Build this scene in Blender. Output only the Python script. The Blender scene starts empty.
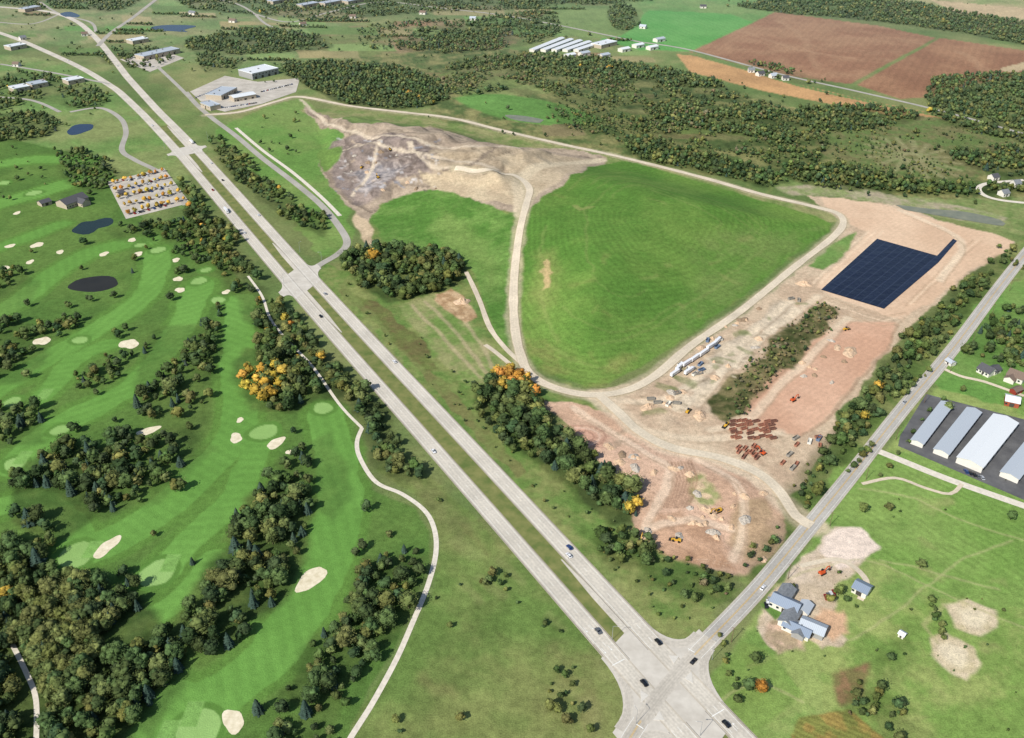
import bpy, bmesh, math, random
import numpy as np
from mathutils import Vector, Matrix
from mathutils.geometry import tessellate_polygon
random.seed(7); rng=np.random.default_rng(7)
sc=bpy.context.scene; col=sc.collection
# ------------------------------------------------------------ survey / camera model
F=900.0; HC=360.0; VH=-190.0; PT=math.atan((369-VH)/F)
cp,sp_=math.cos(PT),math.sin(PT)
def G(u,v,z=0.0):
    u=np.asarray(u,float); v=np.asarray(v,float)
    dz=-F*sp_-(v-369)*cp; dy=F*cp-(v-369)*sp_; dx=u-512
    t=(HC-z)/(-dz); return t*dx,t*dy
def lin(c):
    c=np.asarray(c,float)/255.0
    return np.where(c<=0.04045,c/12.92,((c+0.055)/1.055)**2.4)
# ------------------------------------------------------------ noise
TAB=rng.random((256,256))
def vnoise(x,y,s,seed=0):
    x=x/s+seed*17.31; y=y/s+seed*9.77
    xi=np.floor(x).astype(np.int64); yi=np.floor(y).astype(np.int64)
    fx=x-xi; fy=y-yi; fx=fx*fx*(3-2*fx); fy=fy*fy*(3-2*fy)
    a=TAB[xi&255,yi&255]; b=TAB[(xi+1)&255,yi&255]; c=TAB[xi&255,(yi+1)&255]; d=TAB[(xi+1)&255,(yi+1)&255]
    return (a*(1-fx)+b*fx)*(1-fy)+(c*(1-fx)+d*fx)*fy
def fbm(x,y,s,o=4,seed=0,g=0.55):
    r=0;a=1;t=0;cx,cy=x,y
    for k in range(o):
        r=r+a*vnoise(cx,cy,s,seed+k*3); t+=a; a*=g; s/=2.03
        cx,cy=cx*0.8-cy*0.6,cx*0.6+cy*0.8
    return r/t
def sdist(poly,x,y):
    d=np.full(x.shape,1e18); ins=np.zeros(x.shape,bool); n=len(poly)
    for i in range(n):
        x1,y1=poly[i]; x2,y2=poly[(i+1)%n]; ex,ey=x2-x1,y2-y1; L=ex*ex+ey*ey+1e-9
        t=np.clip(((x-x1)*ex+(y-y1)*ey)/L,0,1)
        d=np.minimum(d,(x-x1-t*ex)**2+(y-y1-t*ey)**2)
        if y1!=y2:
            c=((y1>y)!=(y2>y))&(x<(x2-x1)*(y-y1)/(y2-y1)+x1); ins^=c
    d=np.sqrt(d); return np.where(ins,d,-d)
def ldist(pl,x,y):
    d=np.full(x.shape,1e18)
    for i in range(len(pl)-1):
        x1,y1=pl[i]; x2,y2=pl[i+1]; ex,ey=x2-x1,y2-y1; L=ex*ex+ey*ey+1e-9
        t=np.clip(((x-x1)*ex+(y-y1)*ey)/L,0,1)
        d=np.minimum(d,(x-x1-t*ex)**2+(y-y1-t*ey)**2)
    return np.sqrt(d)
def cr(pts,step=5.0,closed=False):
    pts=np.asarray(pts,float); n=len(pts); out=[]
    segs=n if closed else n-1
    for i in range(segs):
        if closed: p0,p1,p2,p3=pts[(i-1)%n],pts[i],pts[(i+1)%n],pts[(i+2)%n]
        else: p0,p1,p2,p3=pts[max(i-1,0)],pts[i],pts[i+1],pts[min(i+2,n-1)]
        k=max(1,int(np.linalg.norm(p2-p1)/step))
        for j in range(k):
            t=j/k
            out.append(0.5*((2*p1)+(-p0+p2)*t+(2*p0-5*p1+4*p2-p3)*t*t+(-p0+3*p1-3*p2+p3)*t**3))
    if not closed: out.append(pts[-1])
    return np.array(out)
def ss(x): x=np.clip(x,0,1); return x*x*(3-2*x)
# ------------------------------------------------------------ height field
CX0,CX1,CY0,CY1,CS=-1500.,1800.,100.,2600.,4.
hx=np.arange(CX0,CX1+1,CS); hy=np.arange(CY0,CY1+1,CS); HX,HY=np.meshgrid(hx,hy)
def G0(p): 
    a=np.array(p,float); x,y=G(a[:,0],a[:,1]); return np.stack([x,y],1)
FOOT=G0([(305,108),(350,112),(400,118),(460,126),(530,144),(600,158),(680,178),(760,200),(825,222),(770,266),(700,325),(640,372),(600,386),(560,380),(528,358),(508,335),(480,292),(455,262),(400,238),(372,222),(335,188),(320,165)])
HM=np.zeros(HX.shape)
sd=sdist(FOOT,HX,HY); HM+=17*ss(sd/120.)
CAP=G0([(560,190),(640,180),(740,205),(760,225),(680,300),(610,350),(560,330),(545,260)])
HM+=7*ss(sdist(CAP,HX,HY)/140.+0.25)
D1=G0([(312,112),(375,125),(440,130),(500,150),(600,158),(530,190),(515,215),(440,195),(400,195),(370,215),(340,190),(322,165)])
s1=sdist(D1,HX,HY); m=ss(s1/25.); n=fbm(HX,HY,70,3,3)
tw=s1+50*(fbm(HX,HY,60,3,14)-.5); tq=tw/26.; HM+=m*3.2*(np.floor(tq)+ss((tq-np.floor(tq))*3)).clip(0,3)
HM+=m*((np.abs(n-0.5)*-20)+3+4.5*(fbm(HX,HY,26,3,8,.6)-.5))
DD2=[(545,405),(600,412),(640,440),(700,462),(750,470),(780,500),(770,540),(735,570),(690,558),(650,540),(640,505),(600,465)]
D2=G0(DD2); HM+=ss(sdist(D2,HX,HY)/14.)*(6*(fbm(HX,HY,42,3,5)-.55))
D3=G0([(630,392),(700,352),(760,312),(800,285),(835,300),(800,340),(745,400),(700,440),(650,420)])
HM+=ss(sdist(D3,HX,HY)/14.)*(5*(fbm(HX,HY,28,3,6)-.45))
STR=[(712,402),(746,366),(790,326),(820,304),(838,309),(810,345),(774,379),(744,413),(724,421)]
D4=G0(STR); HM+=ss(sdist(D4,HX,HY)/10.)*2.0
HM+=2.0*(fbm(HX,HY,260,2,9)-.5)*ss((HY-900)/300.)
K_=HM.copy(); K_[1:-1,1:-1]=(HM[1:-1,1:-1]*4+HM[:-2,1:-1]+HM[2:,1:-1]+HM[1:-1,:-2]+HM[1:-1,2:])/8; HM=K_
def Hgt(x,y):
    x=np.asarray(x,float);y=np.asarray(y,float)
    fx=np.clip((x-CX0)/CS,0,len(hx)-1.001); fy=np.clip((y-CY0)/CS,0,len(hy)-1.001)
    i=fx.astype(int); j=fy.astype(int); a=fx-i; b=fy-j
    return (HM[j,i]*(1-a)+HM[j,i+1]*a)*(1-b)+(HM[j+1,i]*(1-a)+HM[j+1,i+1]*a)*b
def P(p):
    a=np.array(p,float).reshape(-1,2); x,y=G(a[:,0],a[:,1])
    for _ in range(12):
        nx,ny=G(a[:,0],a[:,1],Hgt(x,y)); x=(x+nx)/2; y=(y+ny)/2
    return np.stack([x,y],1)
def P1(u,v): 
    q=P([(u,v)])[0]; return float(q[0]),float(q[1]),float(Hgt(q[0],q[1]))
def pix(x,y,z=0):
    rx,ry,rz=x,y,z-HC
    f=ry*cp-rz*sp_; up=ry*sp_+rz*cp
    return 512+F*rx/f,369-F*up/f,f
# ------------------------------------------------------------ materials
def nt(m): m.use_nodes=True; return m.node_tree.nodes,m.node_tree.links
def mat(name,c,rough=0.8,ns=0.3,na=0.15,metal=0.0,spec=0.3,c2=None):
    m=bpy.data.materials.new(name); N,L=nt(m); b=N['Principled BSDF']
    b.inputs['Roughness'].default_value=rough; b.inputs['Metallic'].default_value=metal
    b.inputs['Specular IOR Level'].default_value=spec
    c=lin(c); c2_=lin(c2) if c2 is not None else None
    g=N.new('ShaderNodeNewGeometry'); t=N.new('ShaderNodeTexNoise'); t.inputs['Scale'].default_value=ns; t.inputs['Detail'].default_value=3; t.inputs['Roughness'].default_value=.65
    L.new(g.outputs['Position'],t.inputs['Vector'])
    r=N.new('ShaderNodeValToRGB'); L.new(t.outputs['Fac'],r.inputs['Fac'])
    lo=c*(1-na) ; hi=(c*(1+na)) if c2_ is None else c2_
    r.color_ramp.elements[0].position=.3; r.color_ramp.elements[1].position=.7
    r.color_ramp.elements[0].color=(*np.clip(lo,0,1),1); r.color_ramp.elements[1].color=(*np.clip(hi,0,1),1)
    L.new(r.outputs['Color'],b.inputs['Base Color'])
    return m
def attrmat(name,rough=.95,scales=((0.25,.22),(1.3,.25)),bump=.0,detattr=None,spec=.1,det=2):
    m=bpy.data.materials.new(name); N,L=nt(m); b=N['Principled BSDF']; b.inputs['Roughness'].default_value=rough; b.inputs['Specular IOR Level'].default_value=spec
    a=N.new('ShaderNodeAttribute'); a.attribute_name='col'
    g=N.new('ShaderNodeNewGeometry'); cur=None; last=None
    for s,am in scales:
        t=N.new('ShaderNodeTexNoise'); t.inputs['Scale'].default_value=s; t.inputs['Detail'].default_value=det; t.inputs['Roughness'].default_value=.6
        L.new(g.outputs['Position'],t.inputs['Vector'])
        mr=N.new('ShaderNodeMapRange'); mr.inputs['From Min'].default_value=.3; mr.inputs['From Max'].default_value=.7
        mr.inputs['To Min'].default_value=-am; mr.inputs['To Max'].default_value=am; L.new(t.outputs['Fac'],mr.inputs['Value']); last=t
        if cur is None: cur=mr.outputs[0]
        else:
            ad=N.new('ShaderNodeMath'); ad.operation='ADD'; L.new(cur,ad.inputs[0]); L.new(mr.outputs[0],ad.inputs[1]); cur=ad.outputs[0]
    if detattr:
        d=N.new('ShaderNodeAttribute'); d.attribute_name=detattr
        mm=N.new('ShaderNodeMath'); mm.operation='MULTIPLY'; L.new(cur,mm.inputs[0]); L.new(d.outputs['Fac'],mm.inputs[1]); cur=mm.outputs[0]
    one=N.new('ShaderNodeMath'); one.operation='ADD'; one.inputs[1].default_value=1; L.new(cur,one.inputs[0])
    v=N.new('ShaderNodeVectorMath'); v.operation='SCALE'; L.new(a.outputs['Color'],v.inputs[0]); L.new(one.outputs[0],v.inputs['Scale'])
    L.new(v.outputs[0],b.inputs['Base Color'])
    if bump:
        bp=N.new('ShaderNodeBump'); bp.inputs['Strength'].default_value=bump; bp.inputs['Distance'].default_value=.5
        L.new(last.outputs['Fac'],bp.inputs['Height']); L.new(bp.outputs['Normal'],b.inputs['Normal'])
    return m
def roadmat(name,c,wear=.12,shoulder=(150,140,125)):
    m=bpy.data.materials.new(name); N,L=nt(m); b=N['Principled BSDF']; b.inputs['Roughness'].default_value=.85; b.inputs['Specular IOR Level'].default_value=.25
    uv=N.new('ShaderNodeUVMap'); sx=N.new('ShaderNodeSeparateXYZ'); L.new(uv.outputs[0],sx.inputs[0])
    r=N.new('ShaderNodeValToRGB'); L.new(sx.outputs[0],r.inputs['Fac']); cc=lin(c); s=lin(shoulder)
    e=r.color_ramp.elements; e[0].position=0; e[0].color=(*s,1); e[1].position=1; e[1].color=(*s,1)
    for p,k in ((.13,1.0),(.17,1.0),(.24,1-wear),(.31,1.0),(.39,1-wear),(.49,1.03),(.60,1-wear),(.68,1.0),(.76,1-wear),(.83,1.0),(.87,1.0)):
        q=e.new(p); q.color=(*np.clip(cc*k,0,1),1)
    g=N.new('ShaderNodeNewGeometry'); cur=r.outputs[0]
    for sc_,am in ((.05,.12),(.7,.12)):
        t=N.new('ShaderNodeTexNoise'); t.inputs['Scale'].default_value=sc_; t.inputs['Detail'].default_value=3; L.new(g.outputs['Position'],t.inputs['Vector'])
        mr=N.new('ShaderNodeMapRange'); mr.inputs['From Min'].default_value=.3; mr.inputs['From Max'].default_value=.7; mr.inputs['To Min'].default_value=1-am; mr.inputs['To Max'].default_value=1+am
        L.new(t.outputs['Fac'],mr.inputs['Value'])
        v=N.new('ShaderNodeVectorMath'); v.operation='SCALE'; L.new(cur,v.inputs[0]); L.new(mr.outputs[0],v.inputs['Scale']); cur=v.outputs[0]
    L.new(cur,b.inputs['Base Color']); return m
# ------------------------------------------------------------ object helpers
def meta(o,label,cat,kind=None,group=None):
    o['label']=label; o['category']=cat
    if kind: o['kind']=kind
    if group: o['group']=group
    return o
def mk(name,me,parent=None):
    o=bpy.data.objects.new(name,me); col.objects.link(o)
    if parent is not None: o.parent=parent
    return o
def npmesh(name,V,Fc,k,colr=None,mats=(),smooth=False,det=None,uv=None):
    me=bpy.data.meshes.new(name); nv=len(V); nf=len(Fc)
    me.vertices.add(nv); me.vertices.foreach_set('co',np.ascontiguousarray(V,dtype=np.float32).ravel())
    me.loops.add(nf*k); me.loops.foreach_set('vertex_index',np.ascontiguousarray(Fc,dtype=np.int32).ravel())
    me.polygons.add(nf); me.polygons.foreach_set('loop_start',np.arange(0,nf*k,k,dtype=np.int32))
    try: me.polygons.foreach_set('loop_total',np.full(nf,k,dtype=np.int32))
    except Exception: pass
    me.update(calc_edges=True)
    if smooth: me.polygons.foreach_set('use_smooth',np.ones(nf,bool))
    if colr is not None:
        a=me.color_attributes.new('col','FLOAT_COLOR','POINT'); c=np.ones((nv,4),np.float32); c[:,:3]=colr; a.data.foreach_set('color',c.ravel())
    if det is not None:
        a=me.attributes.new('det','FLOAT','POINT'); a.data.foreach_set('value',det.astype(np.float32))
    if uv is not None:
        l=me.uv_layers.new(name='UVMap'); l.data.foreach_set('uv',np.ascontiguousarray(uv[np.asarray(Fc).ravel()],dtype=np.float32).ravel())
    for mm in mats: me.materials.append(mm)
    return me
class MB:
    def __init__(s): s.v=[];s.f=[];s.m=[]
    def add(s,vs,fs,mi=0):
        b=len(s.v); s.v+= [tuple(v) for v in vs]; s.f+=[tuple(b+i for i in f) for f in fs]; s.m+=[mi]*len(fs); return s
    def box(s,x0,x1,y0,y1,z0,z1,mi=0,tx=0,ty=0):
        return s.add([(x0,y0,z0),(x1,y0,z0),(x1,y1,z0),(x0,y1,z0),(x0+tx,y0+ty,z1),(x1-tx,y0+ty,z1),(x1-tx,y1-ty,z1),(x0+tx,y1-ty,z1)],
          [(0,3,2,1),(4,5,6,7),(0,1,5,4),(1,2,6,5),(2,3,7,6),(3,0,4,7)],mi)
    def prism(s,prof,y0,y1,mi=0):
        n=len(prof); vs=[(x,y0,z) for x,z in prof]+[(x,y1,z) for x,z in prof]
        fs=[tuple(range(n)),tuple(range(2*n-1,n-1,-1))]+[(i,n+i,n+(i+1)%n,(i+1)%n) for i in range(n)]
        return s.add(vs,fs,mi)
    def cyl(s,c,r,h,ax='z',n=12,mi=0,r2=None):
        r2=r if r2 is None else r2; vs=[]
        for k,(rr,t) in enumerate(((r,0),(r2,h))):
            for i in range(n):
                a=2*math.pi*i/n; p=(rr*math.cos(a),rr*math.sin(a),t)
                if ax=='y': p=(p[0],p[2],p[1])
                if ax=='x': p=(p[2],p[0],p[1])
                vs.append((c[0]+p[0],c[1]+p[1],c[2]+p[2]))
        return s.add(vs,[tuple(range(n-1,-1,-1)),tuple(range(n,2*n))]+[(i,(i+1)%n,n+(i+1)%n,n+i) for i in range(n)],mi)
    def mesh(s,name,mats,bev=0):
        me=bpy.data.meshes.new(name); me.from_pydata(s.v,[],s.f)
        for mm in mats: me.materials.append(mm)
        me.polygons.foreach_set('material_index',s.m); me.update()
        bm=bmesh.new(); bm.from_mesh(me); bmesh.ops.recalc_face_normals(bm,faces=bm.faces)
        if bev: bmesh.ops.bevel(bm,geom=list(bm.edges),offset=bev,segments=1,affect='EDGES',clamp_overlap=True)
        bm.to_mesh(me); bm.free(); return me
# ------------------------------------------------------------ GROUND sheet (denser towards the surveyed area)
us=np.concatenate([np.array([-12000,-6000,-3000,-1800,-1100,-700,-450,-300]),np.arange(-220,-60,6),np.arange(-60,1086,1.25),np.arange(1088,1250,6),np.array([1350,1500,1750,2200,3000,5000,9000,13000])])
vs=np.concatenate([np.array([-188.5,-186,-182,-175,-165,-150,-130,-110,-90,-70,-50,-38,-28,-20]),np.arange(-14,752,1.2),np.arange(756,860,6),np.array([900,1000,1200,1600,2600,5000])])
U,V=np.meshgrid(us,vs); gx,gy=G(U.ravel(),V.ravel()); N=len(gx)
W1=fbm(gx,gy,26,4,11)-.5; W2=fbm(gx,gy,26,4,21)-.5
F6=fbm(gx,gy,5,3,31); F20=fbm(gx,gy,20,5,41,.65); F60=fbm(gx,gy,70,5,51,.62); F200=fbm(gx,gy,230,5,61)
R1=np.abs(fbm(gx,gy,38,2,71)-.5); R3=np.abs(fbm(gx,gy,24,2,91)-.5)
def ct(F,k): return ss((F-.5)*k+.5)
C=np.zeros((N,3)); DET=np.full(N,1.0)
K=0.96
def L_(c):
    c=lin(c)*K; l=c@np.array([.25,.65,.10]); return c*.95+np.array([1.06,1.0,.82])*l*.05
base=L_((106,128,70))[None]*(1-ct(F60,3))[:,None]+L_((136,140,88))[None]*ct(F60,3)[:,None]
base=base*(1-ct(F200,4)*.5)[:,None]+L_((86,108,58))[None]*(ct(F200,4)*.5)[:,None]
C[:]=base*(0.76+0.48*F20)[:,None]
def blend(idx,m,c1,c2,mix,var,det):
    c1=L_(c1)[None]; 
    cc=c1.repeat(len(idx),0) if c2 is None else c1*(1-mix[idx])[:,None]+L_(c2)[None]*mix[idx][:,None]
    cc=cc*(1+var*(F20[idx]-.5)*2.5+var*(F6[idx]-.5)*2.3)[:,None]
    C[idx]=C[idx]*(1-m)[:,None]+cc*m[:,None]; 
    if det is not None: DET[idx]=DET[idx]*(1-m)+det*m
def paint(px,c1,c2=None,soft=3,warp=10,var=.15,scale=60,k=3,a=1.,det=1.,smooth=True,pat=None,world=None):
    w=P(px) if world is None else world
    if smooth: w=cr(w,25,True)
    pad=soft+warp
    x0,y0=w.min(0)-pad; x1,y1=w.max(0)+pad
    idx=np.where((gx>x0)&(gx<x1)&(gy>y0)&(gy<y1))[0]
    if len(idx)==0: return
    s=sdist(w,gx[idx]+warp*2*W1[idx],gy[idx]+warp*2*W2[idx])
    m=ss(s/soft+.5)*a
    mx={6:F6,20:F20,60:F60,200:F200}[scale]; mix=ct(mx,k)
    blend(idx,m,c1,c2,mix,var,det)
    if pat is not None:
        f=pat(gx[idx],gy[idx]); C[idx]*= (1+(f-1)*m)[:,None]
def stroke(px,width,c1,c2=None,soft=2,warp=4,var=.12,scale=20,k=3,a=1.,det=1.,pat=None):
    w=cr(P(px),12); pad=width/2+soft+warp
    x0,y0=w.min(0)-pad; x1,y1=w.max(0)+pad
    idx=np.where((gx>x0)&(gx<x1)&(gy>y0)&(gy<y1))[0]
    if len(idx)==0: return
    d=width/2-ldist(w,gx[idx]+warp*2*W1[idx],gy[idx]+warp*2*W2[idx])
    m=ss(d/soft+.5)*a
    mx={6:F6,20:F20,60:F60,200:F200}[scale]
    blend(idx,m,c1,c2,ct(mx,k),var,det)
    if pat is not None:
        f=pat(gx[idx],gy[idx]); C[idx]*= (1+(f-1)*m)[:,None]
def ruts(px,light,dark,a=.6,wid=.008):
    w=cr(P(px),25,True); x0,y0=w.min(0); x1,y1=w.max(0)
    idx=np.where((gx>x0)&(gx<x1)&(gy>y0)&(gy<y1))[0]; s=ss(sdist(w,gx[idx],gy[idx])/4)*ct(F60,4)[idx]
    for R,c,wd in ((R1,light,wid),(R3,dark,wid*1.1)):
        m=ss(1-np.abs(R[idx]-.02)/wd)*s*a; C[idx]=C[idx]*(1-m)[:,None]+L_(c)[None]*m[:,None]
def lines(ang,w,amp):
    a=math.radians(ang); c,s=math.cos(a),math.sin(a)
    return lambda x,y: 1+amp*np.clip(2.2*np.sin((x*c+y*s)/w*2*math.pi),-1,1)
# --- far country
HEDGE=[]
paint([(-60,-15),(300,-15),(330,60),(260,70),(180,60),(120,40),(60,45),(-60,30)],(108,132,76),(140,142,96),var=.2)
paint([(-60,60),(60,62),(140,110),(180,160),(190,210),(100,160),(-60,150)],(106,138,72),(130,142,86),var=.2)
paint([(310,35),(420,20),(520,25),(500,50),(420,60),(350,60)],(148,128,94),(114,126,72),var=.22)
paint([(340,60),(520,50),(700,80),(800,110),(1090,170),(1090,210),(800,190),(620,155),(500,135),(440,118),(420,95),(330,90)],(88,108,58),(126,124,78),var=.32,scale=20)
for i in range(36):
    u=random.uniform(420,1000); v=random.uniform(62,100)+(u-420)*.15; a=random.uniform(14,42); b=random.uniform(2.5,6.5)
    paint([(u-a,v-b*.3),(u-a*.2,v-b),(u+a,v-b*.2),(u+a*.7,v+b),(u-a*.5,v+b*.8)],*random.choice([((114,140,74),(132,144,86)),((150,138,96),(124,128,80)),((100,130,62),(118,134,74)),((130,114,78),(110,116,70))]),soft=8,warp=12,var=.2,a=.8)
for i in range(46):
    u=random.uniform(0,640); v=random.uniform(2,62); a=random.uniform(12,36); b=random.uniform(2,6)
    q_=[(u-a,v-b),(u+a,v-b*.7),(u+a*1.1,v+b),(u-a*.9,v+b*.8)]
    if 95<u<230 and v>40: continue
    paint(q_,*random.choice([((100,146,70),(114,150,80)),((168,152,106),(150,142,98)),((90,124,58),(106,132,70)),((152,120,88),(138,116,82)),((116,150,82),(132,156,90)),((178,162,120),(162,152,108))]),soft=4,warp=3,var=.1,a=.85,smooth=False)
    if i%2==0: HEDGE.append((q_[3],q_[2]))
paint([(590,-15),(880,-15),(866,10),(790,8),(750,24),(650,14)],(100,142,72),(122,148,84))
paint([(600,40),(650,10),(730,14),(758,24),(706,52),(640,50)],(86,152,70),(100,160,80),soft=6,warp=0,var=.06,smooth=False,pat=lines(20,14,.04))
paint([(560,8),(640,8),(620,36),(560,34),(540,22)],(120,142,80),(104,130,70),warp=3)
paint([(860,-15),(1090,-15),(1090,30),(1020,38),(950,26),(880,12)],(168,158,114),(132,146,88),smooth=False,warp=3)
paint([(930,0),(1090,14),(1090,24),(960,14)],(190,168,130),smooth=False,warp=1)
bf=lines(-28,12,.04)
paint([(690,52),(775,12),(880,26),(936,38),(850,84),(790,76)],(146,106,80),(162,124,94),soft=5,warp=2,var=.1,smooth=False,pat=bf)
paint([(941,38),(1090,60),(1090,66),(1000,92),(900,99),(856,85)],(142,102,76),(158,118,88),soft=5,warp=2,var=.1,smooth=False,pat=bf)
for pl in ([(740,30),(800,50),(850,58)],[(780,20),(800,36),(820,70)],[(960,52),(980,66),(1000,90)]): stroke(pl,14,(174,138,106),a=.4,warp=10,soft=10)
paint([(676,54),(694,56),(780,80),(860,99),(946,116),(944,125),(850,108),(760,90),(690,72)],(198,154,104),(176,136,92),soft=5,warp=3,var=.1,smooth=False)
stroke([(690,50),(780,80),(860,100),(950,118)],9,(106,130,72),warp=2)
paint([(950,90),(1090,70),(1090,110),(1000,115),(950,108)],(120,142,82),(142,148,96))
stroke([(1010,70),(1040,62)],30,(184,164,128))
paint([(830,130),(900,115),(1000,130),(1010,165),(940,178),(860,168),(820,150)],(122,120,78),(92,112,60),var=.26,scale=20)
cx,cy,_=P1(912,157)
for k in range(9):
    a=k*math.pi/9+.2
    for sgn in (1,-1):
        w=np.array([(cx+12*math.cos(a)*sgn,cy+12*math.sin(a)*sgn),(cx+52*math.cos(a+.15)*sgn,cy+75*math.sin(a+.15)*sgn)])
        d=3.5-ldist(w,gx+6*W1,gy+6*W2); idx=np.where(d>-4)[0]; blend(idx,ss(d[idx]/4+.5)*.4,(166,160,118),None,F20,.1,None)
paint([(455,98),(500,94),(560,104),(600,120),(560,126),(500,118)],(102,146,70),(92,134,62),soft=8,warp=3,pat=lines(70,20,.03))
paint([(540,126),(580,124),(585,135),(545,136)],(130,120,84),warp=2)
paint([(430,82),(500,60),(520,64),(470,86)],(156,142,100),(128,132,82))
paint([(700,160),(900,196),(1090,200),(1090,235),(1010,232),(900,205),(830,196),(740,180)],(112,136,74),(130,136,86),var=.22,scale=20)
paint([(780,188),(830,184),(900,196),(960,206),(1010,218),(1000,226),(930,214),(850,198),(790,196)],(172,160,134),(128,140,88),var=.2,scale=20,soft=6,warp=8)
# --- landfill surroundings
paint([(235,120),(300,100),(345,130),(335,160),(325,175),(345,205),(352,245),(330,256),(300,230),(260,180),(230,150),(212,130)],(100,138,64),(120,144,76),var=.15)
paint([(305,108),(420,118),(600,152),(840,215),(850,225),(700,192),(560,158),(440,128),(330,118)],(114,136,72),(140,140,92),var=.2,scale=20)
paint([(355,210),(400,190),(515,200),(520,340),(540,380),(610,395),(600,415),(470,395),(395,320),(345,275),(340,255),(372,245)],(98,128,62),(122,132,74),var=.2,scale=20)
paint([(325,262),(400,310),(470,385),(540,455),(620,520),(700,570),(740,590),(690,640),(655,640),(600,580),(500,470),(400,362),(320,280)],(100,130,62),(126,134,78),var=.2,scale=20)
stroke([(345,290),(420,365),(520,475)],9,(130,114,78),(102,120,62),warp=6,a=.6)
paint([(356,292),(382,302),(440,368),(425,372),(380,325)],(110,96,64),(98,112,56),a=.8,scale=20)
stroke([(160,120),(240,205),(290,262)],9,(112,142,72),(128,146,84),warp=3)
paint([(398,306),(432,292),(452,300),(512,368),(492,384),(466,386),(430,350)],(110,138,68),(142,144,94),soft=3,warp=3,var=.14,scale=20,smooth=False)
for k,o in enumerate((0,.35,.7)):
    stroke([(412+o*40,305-o*12),(445+o*40,340-o*12),(480+o*25,378-o*6)],3.5,(178,160,128),soft=3,warp=3,a=.6)
paint([(436,294),(452,288),(470,300),(474,316),(462,322),(448,312)],(168,136,100),(192,164,128),soft=3,warp=8,scale=6)
paint([(372,215),(402,194),(440,188),(490,205),(514,218),(513,255),(508,300),(512,345),(500,345),(484,300),(468,268),(420,248),(384,240)],(82,124,50),(102,136,64),soft=4,warp=6,var=.13,scale=20,pat=lines(110,9,.05))
paint([(440,212),(480,235),(500,275),(496,300),(470,262),(430,230)],(116,138,72),a=.5,soft=20)
# big green cap with contour mowing
CAPP=[(532,196),(552,184),(585,168),(622,161),(680,176),(760,200),(832,224),(800,250),(745,293),(690,335),(645,366),(612,383),(590,387),(560,380),(536,366),(526,345),(521,310),(523,265),(527,228)]
CAPW=cr(P(CAPP),40,True); AC=P1(650,222)
def arcs(x,y):
    s=sdist(CAPW,x,y); r=.5*s-.5*np.hypot(x-AC[0],(y-AC[1])*.8)+12*(fbm(x,y,90,2,77)-.5)
    st=np.clip(1.8*np.sin(r/5.2*2*math.pi),-1,1); b2=np.sin(r/21.*2*math.pi)
    return 1+.06*st*(.25+.9*ct(fbm(x,y,60,3,78),3))+.02*b2*ct(fbm(x,y,90,3,79),2)+.06*(fbm(x,y,12,2,80)-.5)
paint(CAPP,(84,124,48),(106,138,60),soft=4,warp=4,var=.11,scale=60,k=2.6,pat=arcs)
paint([(536,255),(556,250),(552,300),(540,318),(530,290)],(138,142,80),a=.5,soft=18,warp=14,scale=20)
paint([(528,330),(560,350),(600,362),(640,356),(612,386),(590,388),(558,381),(534,366)],(140,142,80),(106,132,60),a=.65,soft=14,warp=14,scale=20,pat=arcs)
paint([(700,240),(790,225),(826,226),(760,275),(690,330),(650,355),(690,290)],(122,142,76),(92,126,54),a=.55,soft=24,warp=14,scale=20,pat=lines(132,6,.06))
for pl in ([(545,262),(547,275),(545,288)],[(541,270),(549,282)]): stroke(pl,6,(192,166,120),a=.75,warp=10)
for k in range(16):
    ln=random.randint(4,9); i0=random.randrange(len(CAPW)); sc_=random.uniform(.35,.92)
    seg=np.array([CAPW[(i0+j)%len(CAPW)] for j in range(ln)]); cc=np.array(AC[:2]); seg=cc+(seg-cc)*sc_
    d=random.uniform(.8,1.8)-ldist(seg,gx+10*W1,gy+10*W2); idx=np.where(d>-2)[0]; blend(idx,ss(d[idx]/2.4+.5)*.2,(146,152,90),None,F20,.1,None)
for k in range(22):
    u=random.uniform(535,790); v=random.uniform(185,376)
    if v<376-(u-640)*.7 or u<650: stroke([(u,v),(u+random.uniform(-16,16),v+random.uniform(-6,6))],random.uniform(3,8),random.choice([(146,146,88),(136,140,78)]),soft=6,warp=10,a=.3)
stroke([(575,206),(582,210),(592,207)],5,(150,150,92),a=.5)
# upper landfill working face
DP=[(302,106),(330,116),(372,124),(440,130),(500,146),(556,148),(606,158),(590,168),(562,186),(540,198),(526,214),(500,210),(470,198),(440,190),(404,194),(380,206),(368,224),(352,212),(338,196),(322,176),(318,160),(336,150),(346,136),(318,124)]
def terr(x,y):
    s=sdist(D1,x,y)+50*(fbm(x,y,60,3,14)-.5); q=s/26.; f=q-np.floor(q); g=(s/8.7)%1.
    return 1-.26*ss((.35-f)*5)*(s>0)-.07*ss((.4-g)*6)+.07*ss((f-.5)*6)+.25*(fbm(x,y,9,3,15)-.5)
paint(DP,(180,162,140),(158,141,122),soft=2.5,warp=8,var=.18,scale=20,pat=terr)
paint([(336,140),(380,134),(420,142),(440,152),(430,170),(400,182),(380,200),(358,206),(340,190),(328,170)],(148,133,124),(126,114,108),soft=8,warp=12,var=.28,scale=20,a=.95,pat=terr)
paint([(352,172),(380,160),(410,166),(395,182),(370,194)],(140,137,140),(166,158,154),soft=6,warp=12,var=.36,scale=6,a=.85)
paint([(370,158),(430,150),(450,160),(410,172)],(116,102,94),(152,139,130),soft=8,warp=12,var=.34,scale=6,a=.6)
paint([(430,150),(500,150),(560,156),(540,172),(490,180),(440,175)],(164,146,120),(186,168,140),soft=8,warp=12,var=.2,scale=20,a=.8,pat=terr)
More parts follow.
